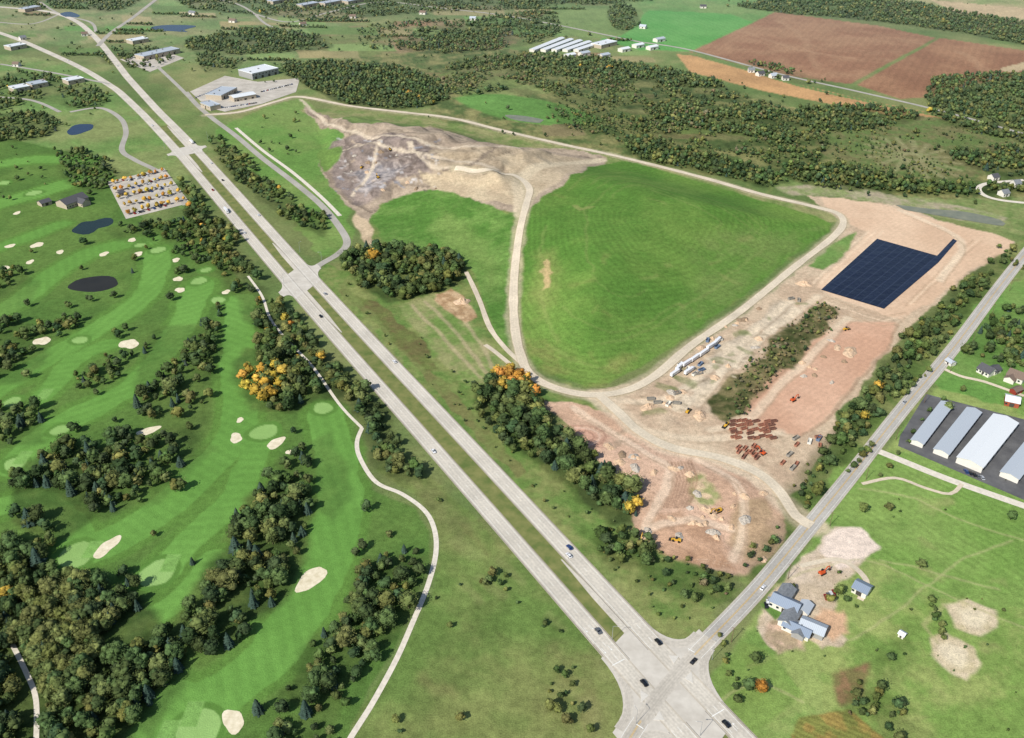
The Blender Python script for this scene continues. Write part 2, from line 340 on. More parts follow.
paint([(420,170),(480,176),(520,178),(548,180),(532,198),(522,206),(480,200),(430,188)],(202,184,152),(182,163,134),soft=4,warp=8,scale=20,var=.1)
paint([(496,158),(560,156),(596,160),(560,182),(536,192),(522,180)],(196,178,148),(176,158,130),soft=4,warp=8,scale=20,var=.1,a=.85)
stroke([(600,160),(560,164),(530,172),(520,190),(522,214)],15,(210,194,164),soft=5,warp=4,a=.8)
for pl in ([(300,100),(350,132),(420,140),(470,146),(520,152)],[(345,150),(400,150),(440,158),(500,172)],[(380,140),(370,170),(352,195)],[(410,142),(430,165),(480,172)]):
    stroke(pl,6,(208,192,168),soft=2.5,warp=6,a=.75)
for pl in ([(430,148),(410,165),(385,190)],[(350,140),(345,165),(352,185)],[(500,150),(470,165),(440,172)],[(345,150),(370,146),(400,156)],[(350,160),(380,152),(410,160)],[(365,185),(400,176),(430,178)]):
    stroke(pl,4,(106,94,86),soft=2,warp=10,a=.6)
for k in range(110):
    u=random.uniform(335,440); v=random.uniform(138,192)
    stroke([(u,v),(u+random.uniform(-6,6),v+random.uniform(-2,2))],random.uniform(1.2,3.8),random.choice([(200,198,198),(92,84,80),(204,194,182),(124,132,146),(116,102,90),(190,170,144)]),soft=1.5,warp=4,a=.6)
paint([(320,150),(345,146),(340,160),(322,172)],(102,132,62),warp=6)
paint([(355,214),(368,220),(374,240),(388,246),(378,250),(364,240),(354,226)],(204,182,150),(180,158,128),soft=3,warp=4)
# --- lower dirt
LD=[(541,402),(575,402),(612,412),(650,438),(700,460),(752,468),(784,496),(780,540),(760,566),(736,578),(700,566),(655,545),(640,520),(636,490),(604,466),(584,444),(560,420)]
paint(LD,(208,174,148),(190,156,130),soft=2,warp=8,var=.10,scale=60)
paint([(556,424),(585,430),(610,440),(612,452),(580,450)],(200,150,128),a=.6,soft=10)
paint([(690,480),(712,476),(720,500),(706,514),(688,508)],(134,150,88),(192,170,138),a=.8,soft=4,warp=10,scale=6)
paint([(735,500),(775,500),(770,540),(745,560),(728,545),(730,520)],(172,146,112),(150,130,98),a=.8,soft=6,warp=10,scale=20)
paint([(640,525),(680,515),(720,540),(740,572),(700,566),(655,548)],(174,136,106),(196,158,128),a=.8,soft=5,warp=10,scale=20)
ruts(LD,(222,200,176),(156,124,98),a=.25)
for k in range(8):
    stroke([(668+k*3.4,462),(674+k*3.4,480),(664+k*3.4,508)],1.6,(148,116,92),a=.65,soft=1.2,warp=1)
for pl in ([(575,408),(640,450),(672,470),(660,500),(648,528)],[(700,462),(735,480),(745,515),(735,560)],[(650,530),(690,520),(730,530)]):
    stroke(pl,6,(224,202,176),soft=3,warp=3,a=.6); stroke([(a+3,b+4) for a,b in pl],1.6,(156,126,100),soft=1.4,warp=3,a=.45)
for r in (13,10,7):
    e=[(580+r*2*math.cos(t),437+r*.9*math.sin(t)) for t in np.linspace(0,6.28,14)]; stroke(e,1.6,(164,122,102) if r!=10 else (224,194,170),soft=1.2,warp=1,a=.6)
# right works
RW=[(808,196),(850,200),(900,206),(960,226),(1014,242),(992,258),(958,284),(930,310),(900,336),(880,362),(860,392),(836,416),(838,440),(812,474),(792,500),(766,484),(720,464),(650,436),(606,404),(600,390),(640,384),(690,352),(740,316),(796,272),(838,240),(842,222)]
paint(RW,(202,180,152),(184,160,134),soft=2,warp=6,var=.11,scale=20)
PADD=[(820,198),(880,204),(960,226),(1012,242),(965,275),(930,304),(900,318),(884,314),(830,296),(815,286),(850,252),(868,232),(846,222)]
paint(PADD,(218,188,158),(208,176,146),soft=3,warp=5,var=.05,scale=60,det=.5,pat=lines(-48,5,.02))
PINK=[(740,408),(800,352),(846,322),(896,322),(880,356),(848,392),(826,420),(800,436),(764,428)]
paint(PINK,(210,170,142),(198,156,128),soft=4,warp=4,var=.06,scale=60,det=.6,pat=lines(-48,4.5,.03))
stroke([(744,412),(802,356),(848,326)],2.2,(156,124,98),soft=1.6,warp=3,a=.6); stroke([(800,436),(828,420),(850,392),(882,356),(898,324)],2.4,(158,128,102),soft=1.6,warp=3,a=.55)
for sft in (-3,4,11):
    stroke([(816+sft,283),(852+sft,248+abs(sft)*.3),(872+sft,231)],2.2,(230,206,176),soft=1.2,warp=1.5,a=.5)
for o in (0,5,10):
    stroke([(826,297+o),(884,316+o),(905,312+o*.6)],1.8,(230,206,176) if o%2 else (178,150,122),soft=1.2,warp=1.5,a=.5)
    stroke([(905+o,306-o*.3),(945+o,266-o*.2),(972+o,240)],1.8,(228,204,172) if o%2 else (180,152,124),soft=1.2,warp=1.5,a=.5)
paint([(655,405),(700,372),(720,345),(760,320),(790,296),(800,312),(745,356),(706,398),(680,410)],(184,171,150),(206,191,166),soft=5,warp=10,var=.18,scale=20,a=.8)
paint(STR,(88,92,54),(132,120,84),soft=4,warp=13,var=.35,scale=20,k=4)
paint(STR,(72,84,44),(108,100,68),soft=6,warp=14,var=.35,scale=6,a=.7)
paint([(806,268),(830,246),(858,232),(850,250),(822,270)],(106,140,70),(130,142,84),soft=3,warp=5)
for pl in ([(605,398),(660,400),(720,360),(790,300)],[(640,430),(700,440),(780,432)],[(900,210),(960,240),(940,280)],[(712,430),(750,418),(784,382),(820,347),(848,318)],[(698,405),(736,358),(788,318),(818,296)]):
    stroke(pl,7,(222,204,176),soft=4,warp=3,a=.6)
    stroke([(a+3,b+4) for a,b in pl],1.6,(160,138,112),soft=1.4,warp=3,a=.45)
for k in range(46):
    u=random.uniform(620,780); v=420-(u-640)*.66+random.uniform(-18,20)
    stroke([(u,v),(u+random.uniform(-12,12),v+random.uniform(-5,5))],random.uniform(1.5,4.5),random.choice([(158,140,116),(224,208,182),(142,128,106),(184,156,130)]),soft=2,warp=5,a=.5)
for k in range(20):
    u=random.uniform(640,800); v=410-(u-640)*.62+random.uniform(-14,14); stroke([(u,v),(u+random.uniform(-12,12),v+random.uniform(-4,4))],random.uniform(3,7),(110,122,72),soft=3,warp=8,a=.55)
# --- strip between works and road, SE quadrant
paint([(790,500),(860,430),(940,320),(1030,232),(1040,250),(860,470),(790,560),(752,590),(740,580),(780,540)],(104,130,64),(132,138,84),var=.2,scale=20,warp=5)
SE=[(690,760),(706,680),(760,610),(800,560),(870,470),(950,370),(1040,255),(1100,250),(1100,760)]
paint(SE,(116,148,72),(138,154,86),var=.15,scale=20,warp=2,smooth=False)
paint([(930,372),(1000,290),(1100,280),(1100,400),(940,390)],(98,140,64),(118,146,76),var=.13)
paint([(870,450),(1090,520),(1090,640),(960,600),(880,560),(800,560)],(126,154,78),(110,144,66),var=.13,pat=lines(35,5,.045))
paint([(830,640),(960,600),(1090,640),(1090,760),(850,760)],(120,150,72),(140,154,86),var=.15,scale=20)
paint([(690,700),(740,640),(765,650),(800,690),(760,735),(720,750)],(102,142,62),(120,146,72),var=.14,warp=3)
for k in range(22):
    u=random.uniform(760,1020); v=random.uniform(500,730); stroke([(u,v),(u+random.uniform(-25,25),v+random.uniform(-10,10))],random.uniform(2,8),random.choice([(150,152,96),(98,134,60),(146,146,94)]),soft=4,warp=9,a=.35)
FYD=[(760,610),(800,560),(830,525),(858,528),(876,545),(862,566),(838,585),(828,612),(846,640),(820,650),(790,636),(770,650),(756,630)]
paint(FYD,(210,192,170),(188,170,144),soft=2.5,warp=7,var=.15,scale=20)
ruts(FYD,(230,214,194),(156,136,112),a=.35)
paint([(826,528),(860,526),(878,544),(862,562),(836,570),(818,550)],(224,206,190),soft=3,warp=6,var=.09)
paint([(818,604),(840,610),(846,630),(824,640),(812,622)],(204,166,132),soft=4,warp=8,scale=6)
paint([(768,622),(800,630),(800,655),(775,655),(762,638)],(204,174,150),(160,142,114),soft=4,warp=7,scale=6)
paint([(760,604),(776,596),(790,612),(774,622)],(90,124,58),soft=2,warp=3)
paint([(832,672),(870,660),(866,700),(838,704)],(144,114,82),(114,108,66),soft=4,warp=6,scale=6)
paint([(800,715),(850,708),(890,740),(870,765),(800,765),(790,735)],(156,136,72),(118,122,60),soft=2,warp=3,var=.26,scale=6,pat=lines(60,3,.12))
for w_ in ([(946,606),(972,598),(1000,610),(1000,628),(985,638),(958,628)],[(932,640),(950,634),(976,648),(982,665),(965,682),(938,668),(928,655)]):
    paint(w_,(210,194,162),(190,176,140),soft=3,warp=5,var=.12,scale=6)
    q=P(w_); c=q.mean(0); 
    paint(None,(224,211,182),soft=5,warp=4,var=.1,a=.7,world=c+(q-c)*.55)
stroke([(946,606),(925,625),(940,645)],2.5,(170,164,116),a=.5)
for pl in ([(860,490),(915,500),(960,520),(1024,540)],[(880,560),(930,570),(1000,590)],[(762,590),(860,560),(960,600),(1050,640)],[(850,640),(900,610),(960,560),(1010,540)],[(720,700),(760,680),(800,700)]):
    stroke(pl,1.6,(174,170,120),soft=1.4,warp=3,a=.45)
# --- bottom-middle rough field
paint([(350,760),(400,660),(432,590),(440,540),(420,500),(380,470),(400,450),(470,510),(560,600),(630,680),(640,700),(625,760)],(98,124,60),(124,134,76),var=.2,scale=60,warp=4)
paint([(400,440),(470,505),(500,560),(460,540),(410,490)],(120,122,76),(96,114,58),var=.2,scale=20,a=.6,soft=12)
paint([(520,640),(580,650),(620,700),(600,750),(540,740)],(132,130,82),(102,116,62),var=.24,scale=20,a=.5,soft=14)
for k in range(26):
    u=random.uniform(380,610); v=random.uniform(500,735); stroke([(u,v),(u+random.uniform(5,30),v+random.uniform(5,36))],random.uniform(3,10),random.choice([(140,142,90),(92,116,56),(132,126,80)]),soft=6,warp=10,a=.35)
# --- golf course
GOLF=[(-60,150),(60,150),(110,170),(150,225),(190,215),(240,280),(300,355),(350,415),(356,450),(372,488),(415,510),(430,530),(430,562),(414,600),(395,650),(370,690),(338,760),(-60,760)]
paint(GOLF,(80,114,50),(96,126,58),var=.14,scale=60,k=2.2,warp=3)
FA=(106,154,68); FB_=(98,145,62)
FW=[([(150,745),(215,700),(275,650),(312,590),(336,530),(338,470),(325,415)],28),
 ([(78,556),(135,528),(195,480),(240,425),(238,360),(240,300)],25),
 ([(160,575),(200,530),(240,490),(262,436)],19),
 ([(15,465),(60,425),(120,395),(170,345),(200,285)],23),
 ([(-20,400),(50,358),(105,325),(150,290),(158,252)],23),
 ([(-40,330),(20,300),(60,270),(100,250),(150,240)],26),
 ([(-40,520),(30,500),(70,520),(80,552)],20),
 ([(120,640),(180,600),(215,560)],16),
 ([(-40,215),(30,195),(80,180)],30),([(-40,170),(30,160),(90,160)],26),([(-40,262),(20,240),(60,225)],20),
 ([(180,700),(205,728)],22),([(40,400),(75,360),(110,345)],17)]
for w,wd in FW: stroke(w,wd+12,(90,130,54),soft=4,warp=5,a=.85,var=.08)
for i,(w,wd) in enumerate(FW): stroke(w,wd,FA,FB_,soft=1.4,warp=4,var=.06,scale=60,det=.5,pat=lines(20+i*37,8,.04))
GREENS=[(76,555,10),(198,730,11),(264,432,9),(157,573,10),(199,281,7),(158,250,7),(323,408,7),(218,300,6),(15,464,7),(3,183,7),(34,193,8),(206,270,5),(60,430,6),(12,402,6),(80,340,6),(140,245,5)]
def blob(u,v,rx,ry=None,n=16,irr=.18,rot=0,seed=0):
    r=random.Random(seed+int(u*13+v*7)); x,y,_=P1(u,v); ry=ry or rx; ph=[r.uniform(0,6.28) for _ in range(3)]; out=[]
    for i in range(n):
        a=2*math.pi*i/n; k=1+irr*(math.sin(2*a+ph[0])+.6*math.sin(3*a+ph[1])+.4*math.sin(5*a+ph[2]))
        px_,py_=rx*k*math.cos(a),ry*k*math.sin(a)
        out.append((x+px_*math.cos(rot)-py_*math.sin(rot),y+px_*math.sin(rot)+py_*math.cos(rot)))
    return np.array(out)
for u,v,r in GREENS:
    paint(None,(88,130,54),soft=1.2,warp=0,var=.05,det=.4,world=blob(u,v,r+3.5,irr=.08))
    paint(None,(144,182,104),(136,174,96),soft=.9,warp=0,var=.04,det=.25,world=blob(u,v,r,irr=.08))
for w,wd in FW:
    q=cr(P(w),10)[1]; paint(None,(120,164,82),soft=1,warp=0,var=.04,world=np.array([(q[0]-4,q[1]-7),(q[0]+4,q[1]-7),(q[0]+4,q[1]+7),(q[0]-4,q[1]+7)]),smooth=False)
# soft gravel spill beside the unpaved roads
PERI=[(205,115),(240,112),(275,102),(300,97),(350,106),(400,112),(450,118),(500,130),(560,144),(620,157),(700,177),(760,194),(815,207),(838,214),(843,224),(832,238),(796,266),(742,310),(692,345),(655,376),(625,391),(590,395),(555,388),(530,374),(519,350),(514,318),(514,280),(519,235),(526,205),(529,188),(516,176),(485,170),(455,168)]
HAUL=[(600,396),(618,412),(640,432),(672,448),(720,458),(756,472),(778,490),(796,516),(812,526)]
stroke(PERI,12.5,(182,170,140),soft=4,warp=4,a=.65); stroke(HAUL,17,(212,192,164),soft=6,warp=5,a=.8)
# woods (planting list) and their darker floors
WOODS=[]
def wood(px,sp,kinds,hr=(8,13),thr=0.0,where='in the wood',floor=True,fa=.85,jit=.45):
    WOODS.append((px,sp,kinds,hr,thr,where,jit))
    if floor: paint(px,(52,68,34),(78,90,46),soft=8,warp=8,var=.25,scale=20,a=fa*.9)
MIX=dict(g=5,d=3.6,o=2.6,c=.25,y=.02); MIXA=dict(g=4,d=2.4,o=3.2,n=.6); MIXN=dict(g=4,d=2.2,o=2.8,y=.35,r=.1); CON=dict(c=5,g=2.5,d=2); MIXC=dict(g=4,d=3.4,c=1.6,o=2)
FH=(4.5,9.5); SH=(2.5,8.5)
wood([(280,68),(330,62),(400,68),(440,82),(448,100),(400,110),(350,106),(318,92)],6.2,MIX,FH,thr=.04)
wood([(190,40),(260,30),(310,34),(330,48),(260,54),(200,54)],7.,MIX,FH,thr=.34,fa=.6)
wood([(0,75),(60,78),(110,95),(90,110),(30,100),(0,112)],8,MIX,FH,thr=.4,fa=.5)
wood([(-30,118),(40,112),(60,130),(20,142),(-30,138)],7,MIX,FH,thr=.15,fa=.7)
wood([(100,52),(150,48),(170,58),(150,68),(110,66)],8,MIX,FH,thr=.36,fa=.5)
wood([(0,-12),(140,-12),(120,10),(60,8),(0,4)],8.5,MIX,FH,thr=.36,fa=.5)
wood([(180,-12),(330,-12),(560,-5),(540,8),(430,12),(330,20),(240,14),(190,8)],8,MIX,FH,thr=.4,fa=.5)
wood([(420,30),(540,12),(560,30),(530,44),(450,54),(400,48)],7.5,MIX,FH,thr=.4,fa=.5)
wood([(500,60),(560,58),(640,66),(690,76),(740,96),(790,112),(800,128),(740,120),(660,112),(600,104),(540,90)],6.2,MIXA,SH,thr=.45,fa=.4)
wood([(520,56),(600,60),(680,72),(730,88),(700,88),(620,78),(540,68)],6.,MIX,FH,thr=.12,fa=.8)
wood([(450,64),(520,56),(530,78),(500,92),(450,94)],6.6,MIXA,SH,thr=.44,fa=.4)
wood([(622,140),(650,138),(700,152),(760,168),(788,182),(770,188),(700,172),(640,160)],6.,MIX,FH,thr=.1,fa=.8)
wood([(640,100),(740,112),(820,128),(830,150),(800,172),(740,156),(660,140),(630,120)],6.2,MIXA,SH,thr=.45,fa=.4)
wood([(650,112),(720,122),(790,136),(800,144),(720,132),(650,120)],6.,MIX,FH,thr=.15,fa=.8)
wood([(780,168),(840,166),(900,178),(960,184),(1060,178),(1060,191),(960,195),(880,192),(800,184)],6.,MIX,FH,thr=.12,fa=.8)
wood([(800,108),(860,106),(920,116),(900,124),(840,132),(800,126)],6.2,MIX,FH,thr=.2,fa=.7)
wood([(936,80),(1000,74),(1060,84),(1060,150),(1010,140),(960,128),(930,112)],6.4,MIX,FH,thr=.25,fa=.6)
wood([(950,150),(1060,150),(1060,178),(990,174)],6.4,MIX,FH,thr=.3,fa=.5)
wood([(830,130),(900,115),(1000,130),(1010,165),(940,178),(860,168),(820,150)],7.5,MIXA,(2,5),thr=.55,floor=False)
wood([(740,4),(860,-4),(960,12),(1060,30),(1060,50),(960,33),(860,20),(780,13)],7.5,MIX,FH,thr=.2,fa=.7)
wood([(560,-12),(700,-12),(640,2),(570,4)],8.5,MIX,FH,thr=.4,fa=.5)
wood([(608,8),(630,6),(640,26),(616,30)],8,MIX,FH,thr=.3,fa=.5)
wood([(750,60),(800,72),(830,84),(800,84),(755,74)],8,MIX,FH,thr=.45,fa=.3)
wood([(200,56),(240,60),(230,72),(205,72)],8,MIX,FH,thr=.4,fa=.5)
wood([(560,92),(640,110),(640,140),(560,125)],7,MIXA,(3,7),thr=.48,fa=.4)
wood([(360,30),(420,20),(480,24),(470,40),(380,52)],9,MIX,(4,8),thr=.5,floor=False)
# mid woods
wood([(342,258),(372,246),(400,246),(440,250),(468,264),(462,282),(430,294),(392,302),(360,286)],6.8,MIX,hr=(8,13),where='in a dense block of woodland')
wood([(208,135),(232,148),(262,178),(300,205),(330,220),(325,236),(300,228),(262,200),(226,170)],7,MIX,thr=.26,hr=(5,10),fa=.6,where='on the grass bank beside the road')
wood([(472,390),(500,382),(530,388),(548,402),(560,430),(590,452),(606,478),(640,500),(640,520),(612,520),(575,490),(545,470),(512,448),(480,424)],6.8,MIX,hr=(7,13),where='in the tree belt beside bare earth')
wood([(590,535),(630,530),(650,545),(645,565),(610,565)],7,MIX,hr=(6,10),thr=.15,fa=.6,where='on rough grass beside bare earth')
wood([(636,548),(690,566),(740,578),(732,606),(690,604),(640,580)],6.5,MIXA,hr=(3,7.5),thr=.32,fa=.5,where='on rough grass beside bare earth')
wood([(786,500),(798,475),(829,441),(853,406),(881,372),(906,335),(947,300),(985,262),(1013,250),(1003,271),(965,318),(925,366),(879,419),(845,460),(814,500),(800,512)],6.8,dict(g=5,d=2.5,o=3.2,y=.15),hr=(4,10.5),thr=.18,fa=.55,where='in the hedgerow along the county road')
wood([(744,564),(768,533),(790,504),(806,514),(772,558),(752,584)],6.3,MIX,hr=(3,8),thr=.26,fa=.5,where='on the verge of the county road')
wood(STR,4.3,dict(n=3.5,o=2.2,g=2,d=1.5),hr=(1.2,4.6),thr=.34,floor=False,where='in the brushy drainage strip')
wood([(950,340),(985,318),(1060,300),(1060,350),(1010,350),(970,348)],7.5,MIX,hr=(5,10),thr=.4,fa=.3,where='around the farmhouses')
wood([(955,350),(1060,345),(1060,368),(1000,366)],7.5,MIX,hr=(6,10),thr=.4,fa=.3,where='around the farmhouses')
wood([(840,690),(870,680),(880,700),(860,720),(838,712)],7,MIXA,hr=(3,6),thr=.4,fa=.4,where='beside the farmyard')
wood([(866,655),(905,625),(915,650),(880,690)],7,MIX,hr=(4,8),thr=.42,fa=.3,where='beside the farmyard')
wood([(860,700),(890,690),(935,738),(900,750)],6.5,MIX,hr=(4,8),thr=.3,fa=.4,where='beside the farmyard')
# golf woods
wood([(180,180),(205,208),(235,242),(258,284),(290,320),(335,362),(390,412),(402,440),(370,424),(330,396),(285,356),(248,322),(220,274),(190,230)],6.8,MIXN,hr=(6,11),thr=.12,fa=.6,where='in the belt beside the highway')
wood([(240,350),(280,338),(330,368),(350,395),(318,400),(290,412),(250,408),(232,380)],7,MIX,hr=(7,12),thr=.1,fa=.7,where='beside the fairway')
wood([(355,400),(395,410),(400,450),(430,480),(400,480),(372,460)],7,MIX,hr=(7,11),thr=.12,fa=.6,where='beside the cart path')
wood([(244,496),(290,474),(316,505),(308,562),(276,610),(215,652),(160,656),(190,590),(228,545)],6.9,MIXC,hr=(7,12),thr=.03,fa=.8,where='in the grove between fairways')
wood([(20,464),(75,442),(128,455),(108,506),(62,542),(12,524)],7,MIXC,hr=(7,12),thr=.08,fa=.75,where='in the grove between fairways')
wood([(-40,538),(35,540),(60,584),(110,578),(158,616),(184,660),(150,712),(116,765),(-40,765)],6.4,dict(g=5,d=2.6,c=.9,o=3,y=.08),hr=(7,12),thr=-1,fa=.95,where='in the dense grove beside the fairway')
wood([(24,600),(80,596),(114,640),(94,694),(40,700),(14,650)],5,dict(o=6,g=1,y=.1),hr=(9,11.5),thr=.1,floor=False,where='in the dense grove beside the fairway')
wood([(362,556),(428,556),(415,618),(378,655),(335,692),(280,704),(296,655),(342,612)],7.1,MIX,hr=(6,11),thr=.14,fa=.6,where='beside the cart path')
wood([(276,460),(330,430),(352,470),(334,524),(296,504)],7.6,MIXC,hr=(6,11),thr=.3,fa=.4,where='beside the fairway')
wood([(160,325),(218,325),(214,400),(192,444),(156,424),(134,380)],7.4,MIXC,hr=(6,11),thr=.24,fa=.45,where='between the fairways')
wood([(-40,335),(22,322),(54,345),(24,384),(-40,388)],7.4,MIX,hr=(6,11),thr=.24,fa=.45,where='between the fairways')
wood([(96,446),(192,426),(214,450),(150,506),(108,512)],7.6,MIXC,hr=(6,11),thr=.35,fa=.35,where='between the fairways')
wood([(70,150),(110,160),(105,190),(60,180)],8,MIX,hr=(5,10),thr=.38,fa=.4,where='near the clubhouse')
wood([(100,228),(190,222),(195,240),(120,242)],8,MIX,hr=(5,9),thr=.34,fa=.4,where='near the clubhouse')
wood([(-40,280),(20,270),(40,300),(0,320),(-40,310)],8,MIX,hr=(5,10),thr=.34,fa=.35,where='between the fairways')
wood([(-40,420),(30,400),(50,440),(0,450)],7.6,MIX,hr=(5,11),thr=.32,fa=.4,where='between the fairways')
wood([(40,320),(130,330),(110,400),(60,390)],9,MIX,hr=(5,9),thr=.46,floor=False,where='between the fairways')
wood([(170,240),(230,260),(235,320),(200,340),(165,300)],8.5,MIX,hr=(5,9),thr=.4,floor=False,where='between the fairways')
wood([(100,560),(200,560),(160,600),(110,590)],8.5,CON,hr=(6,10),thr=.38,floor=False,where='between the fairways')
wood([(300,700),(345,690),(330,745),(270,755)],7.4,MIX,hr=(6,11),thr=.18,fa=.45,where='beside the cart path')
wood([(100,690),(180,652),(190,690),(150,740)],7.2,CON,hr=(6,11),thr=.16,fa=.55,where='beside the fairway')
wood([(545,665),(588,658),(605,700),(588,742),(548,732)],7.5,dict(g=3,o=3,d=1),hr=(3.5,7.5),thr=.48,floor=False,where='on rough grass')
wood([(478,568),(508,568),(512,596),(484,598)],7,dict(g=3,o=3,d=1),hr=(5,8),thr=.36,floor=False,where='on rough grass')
far=ss((gy-950)/1700.)[:,None]*.20; C=C*(1-far)+np.array([[.30,.35,.345]])*far  # distance haze painted into the ground colour, paler and bluer with range
gz=Hgt(gx,gy); nr,nc=U.shape
i=np.arange(nr*nc).reshape(nr,nc); q=np.stack([i[:-1,:-1],i[1:,:-1],i[1:,1:],i[:-1,1:]],-1).reshape(-1,4)
GM=attrmat('ground_soil_and_turf',scales=((0.3,.16),(1.3,.22)),bump=.45,detattr='det',det=2)
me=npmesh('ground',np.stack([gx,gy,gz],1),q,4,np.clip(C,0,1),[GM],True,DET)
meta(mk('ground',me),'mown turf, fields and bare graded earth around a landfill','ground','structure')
# ------------------------------------------------------------ roads
ROADS=[]
M_conc=roadmat('pale_concrete_road',(202,195,181),wear=.10,shoulder=(180,170,152)); M_side=roadmat('grey_asphalt_road',(170,166,156),wear=.08,shoulder=(160,154,140))
M_gravel=roadmat('gravel_road',(210,197,174),wear=.10,shoulder=(192,177,150)); M_path=mat('asphalt_cart_path',(214,206,190),ns=.4)
M_cty=roadmat('county_asphalt',(176,172,164),wear=.07,shoulder=(184,176,160)); M_turn=roadmat('worn_turning_path',(190,183,170),wear=.10,shoulder=(196,189,176))
def ribbon(name,w,width,m,zo,label,cat='road',avoid=True):
    w=np.asarray(w); t=np.gradient(w,axis=0); t/=np.linalg.norm(t,axis=1)[:,None]+1e-9; n=np.stack([-t[:,1],t[:,0]],1)
    s=np.concatenate([[0],np.cumsum(np.linalg.norm(np.diff(w,axis=0),axis=1))]); ks=[-.5,-.17,.17,.5]
    width=np.broadcast_to(np.asarray(width,float),(len(w),))
    Vt=[];UVt=[]
    for k in ks:
        p=w+n*(width*k)[:,None]; Vt.append(np.column_stack([p,Hgt(p[:,0],p[:,1])+zo])); UVt.append(np.column_stack([np.full(len(w),k+.5),s]))
    Vt=np.stack(Vt,1); UVt=np.stack(UVt,1); r=len(w)
    ii=np.arange(r*4).reshape(r,4); qq=np.stack([ii[:-1,:-1],ii[:-1,1:],ii[1:,1:],ii[1:,:-1]],-1).reshape(-1,4)[:,::-1]
    me=npmesh(name,Vt.reshape(-1,3),qq,4,None,[m],False,None,UVt.reshape(-1,2))
    o=meta(mk(name,me),label,cat,'structure')
    if avoid: ROADS.append((w[::5] if len(w)>15 else w,float(width.max())/2))
    return o
def off(w,d):
    t=np.gradient(w,axis=0); t/=np.linalg.norm(t,axis=1)[:,None]; return w+np.stack([-t[:,1],t[:,0]],1)*d
def ragged(w,base,seed): return base*(1+.16*(fbm(w[:,0],w[:,1],18,2,seed)-.5)*2)
hwA=cr(P([(800,832),(718,741),(650,667),(550,556),(458,454),(302,282),(190,154),(150,112)]),5)
ribbon('highway_median',hwA[:-20],11.5,mat('median_grass',(98,116,58),c2=(130,130,78),ns=.12,rough=.95),.03,'grass median between the highway carriageways','verge')
hwL=np.concatenate([off(hwA,11),cr(P([(120,92),(85,70),(45,51),(0,33),(-80,12)]),5)])
hwR=np.concatenate([off(hwA,-11),cr(P([(128,78),(108,52),(92,34),(74,20),(45,11),(0,7),(-80,0)]),5)])
def smooth(w,k=4):
    for _ in range(k*6): w[1:-1]=(w[:-2]+2*w[1:-1]+w[2:])/4
    return w
hwL=smooth(cr(hwL[::6],5)); hwR=smooth(cr(hwR[::6],5))
ribbon('highway',hwL,11.4,M_conc,.10,'two lane pale concrete highway carriageway'); ribbon('highway',hwR,11.4,M_conc,.12,'two lane pale concrete highway carriageway')
ribbon('side_road',cr(P([(98,46),(112,32),(135,16),(165,-8)]),5),9,M_side,.14,'two lane road joining the highway')
cty=cr(P([(600,800),(628,742),(656,700),(690,660),(755,592),(805,532),(852,474),(902,410),(952,350),(1000,286),(1040,236),(1080,190)]),5)
ribbon('county_road',cty,10.5,M_cty,.16,'two lane grey county road')
ribbon('frontage_road',cr(P([(308,276),(318,266),(338,254),(347,243),(340,228),(322,206),(296,184),(262,158),(236,136),(212,118),(196,104),(186,92)]),5),7.5,M_side,.18,'curving paved landfill access road')
ribbon('access_road',cr(P([(236,128),(262,150),(292,172),(320,196),(340,216)]),5),4.5,M_path,.20,'narrow paved service lane')
w=cr(P(PERI),4); ribbon('perimeter_road',w,ragged(w,7.6,5),M_gravel,.3,'pale gravel haul road looping around the landfill')
w=cr(P(HAUL),4); ribbon('haul_road',w,ragged(w,8.2,6),M_gravel,.35,'dusty haul road from the landfill to the county road')
w=cr(P([(520,362),(505,348),(490,328),(480,302),(472,284),(466,272)]),4); ribbon('haul_road',w,ragged(w,4.4,7),M_gravel,.27,'narrow dirt track down the landfill slope')
ribbon('haul_road',cr(P([(512,366),(495,352),(485,345)]),4),4,M_gravel,.28,'short dirt track on the landfill slope')
ribbon('cart_path',cr(P([(362,428),(357,442),(360,458),(376,482),(402,494),(424,510),(434,528),(436,552),(428,585),(412,624),(396,660),(372,704),(345,748),(330,790)]),3),2.9,M_path,.08,'winding pale golf cart path','path')
ribbon('cart_path',cr(P([(362,428),(340,405),(312,366),(285,338),(270,318),(262,296),(248,276)]),3),2.2,M_path,.09,'winding pale golf cart path','path')
ribbon('cart_path',cr(P([(36,748),(36,700),(26,672),(10,640)]),3),2.4,M_path,.07,'winding pale golf cart path','path')
ribbon('club_road',cr(P([(186,205),(165,176),(135,160),(122,150),(126,132),(120,118),(100,108),(70,112)]),4),7,M_side,.13,'curving asphalt road to the clubhouse')
ribbon('farm_road',cr(P([(868,447),(900,460),(950,480),(1024,506),(1080,526)]),4),6,M_path,.14,'pale concrete lane beside the storage yard')
ribbon('farm_road',cr(P([(862,484),(895,478),(925,488),(950,494),(962,484)]),4),2.6,M_gravel,.15,'gravel farm track across pasture')
ribbon('driveway',cr(P([(938,366),(960,376),(985,382),(1024,396)]),4),3.5,M_gravel,.15,'gravel drive to the farmhouses')
ribbon('country_road',cr(P([(640,42),(690,50),(780,74),(860,92),(945,112),(1080,150)]),4),7,M_side,.12,'distant two lane country road')
ribbon('country_road',cr(P([(255,14),(290,22),(330,12),(380,2),(440,8),(520,18),(640,42)]),4),7,M_side,.13,'distant two lane country road')
ribbon('country_road',cr(P([(1024,180),(985,184),(980,192),(1000,200),(1060,206)]),4),6,M_path,.12,'looping driveway around distant houses')
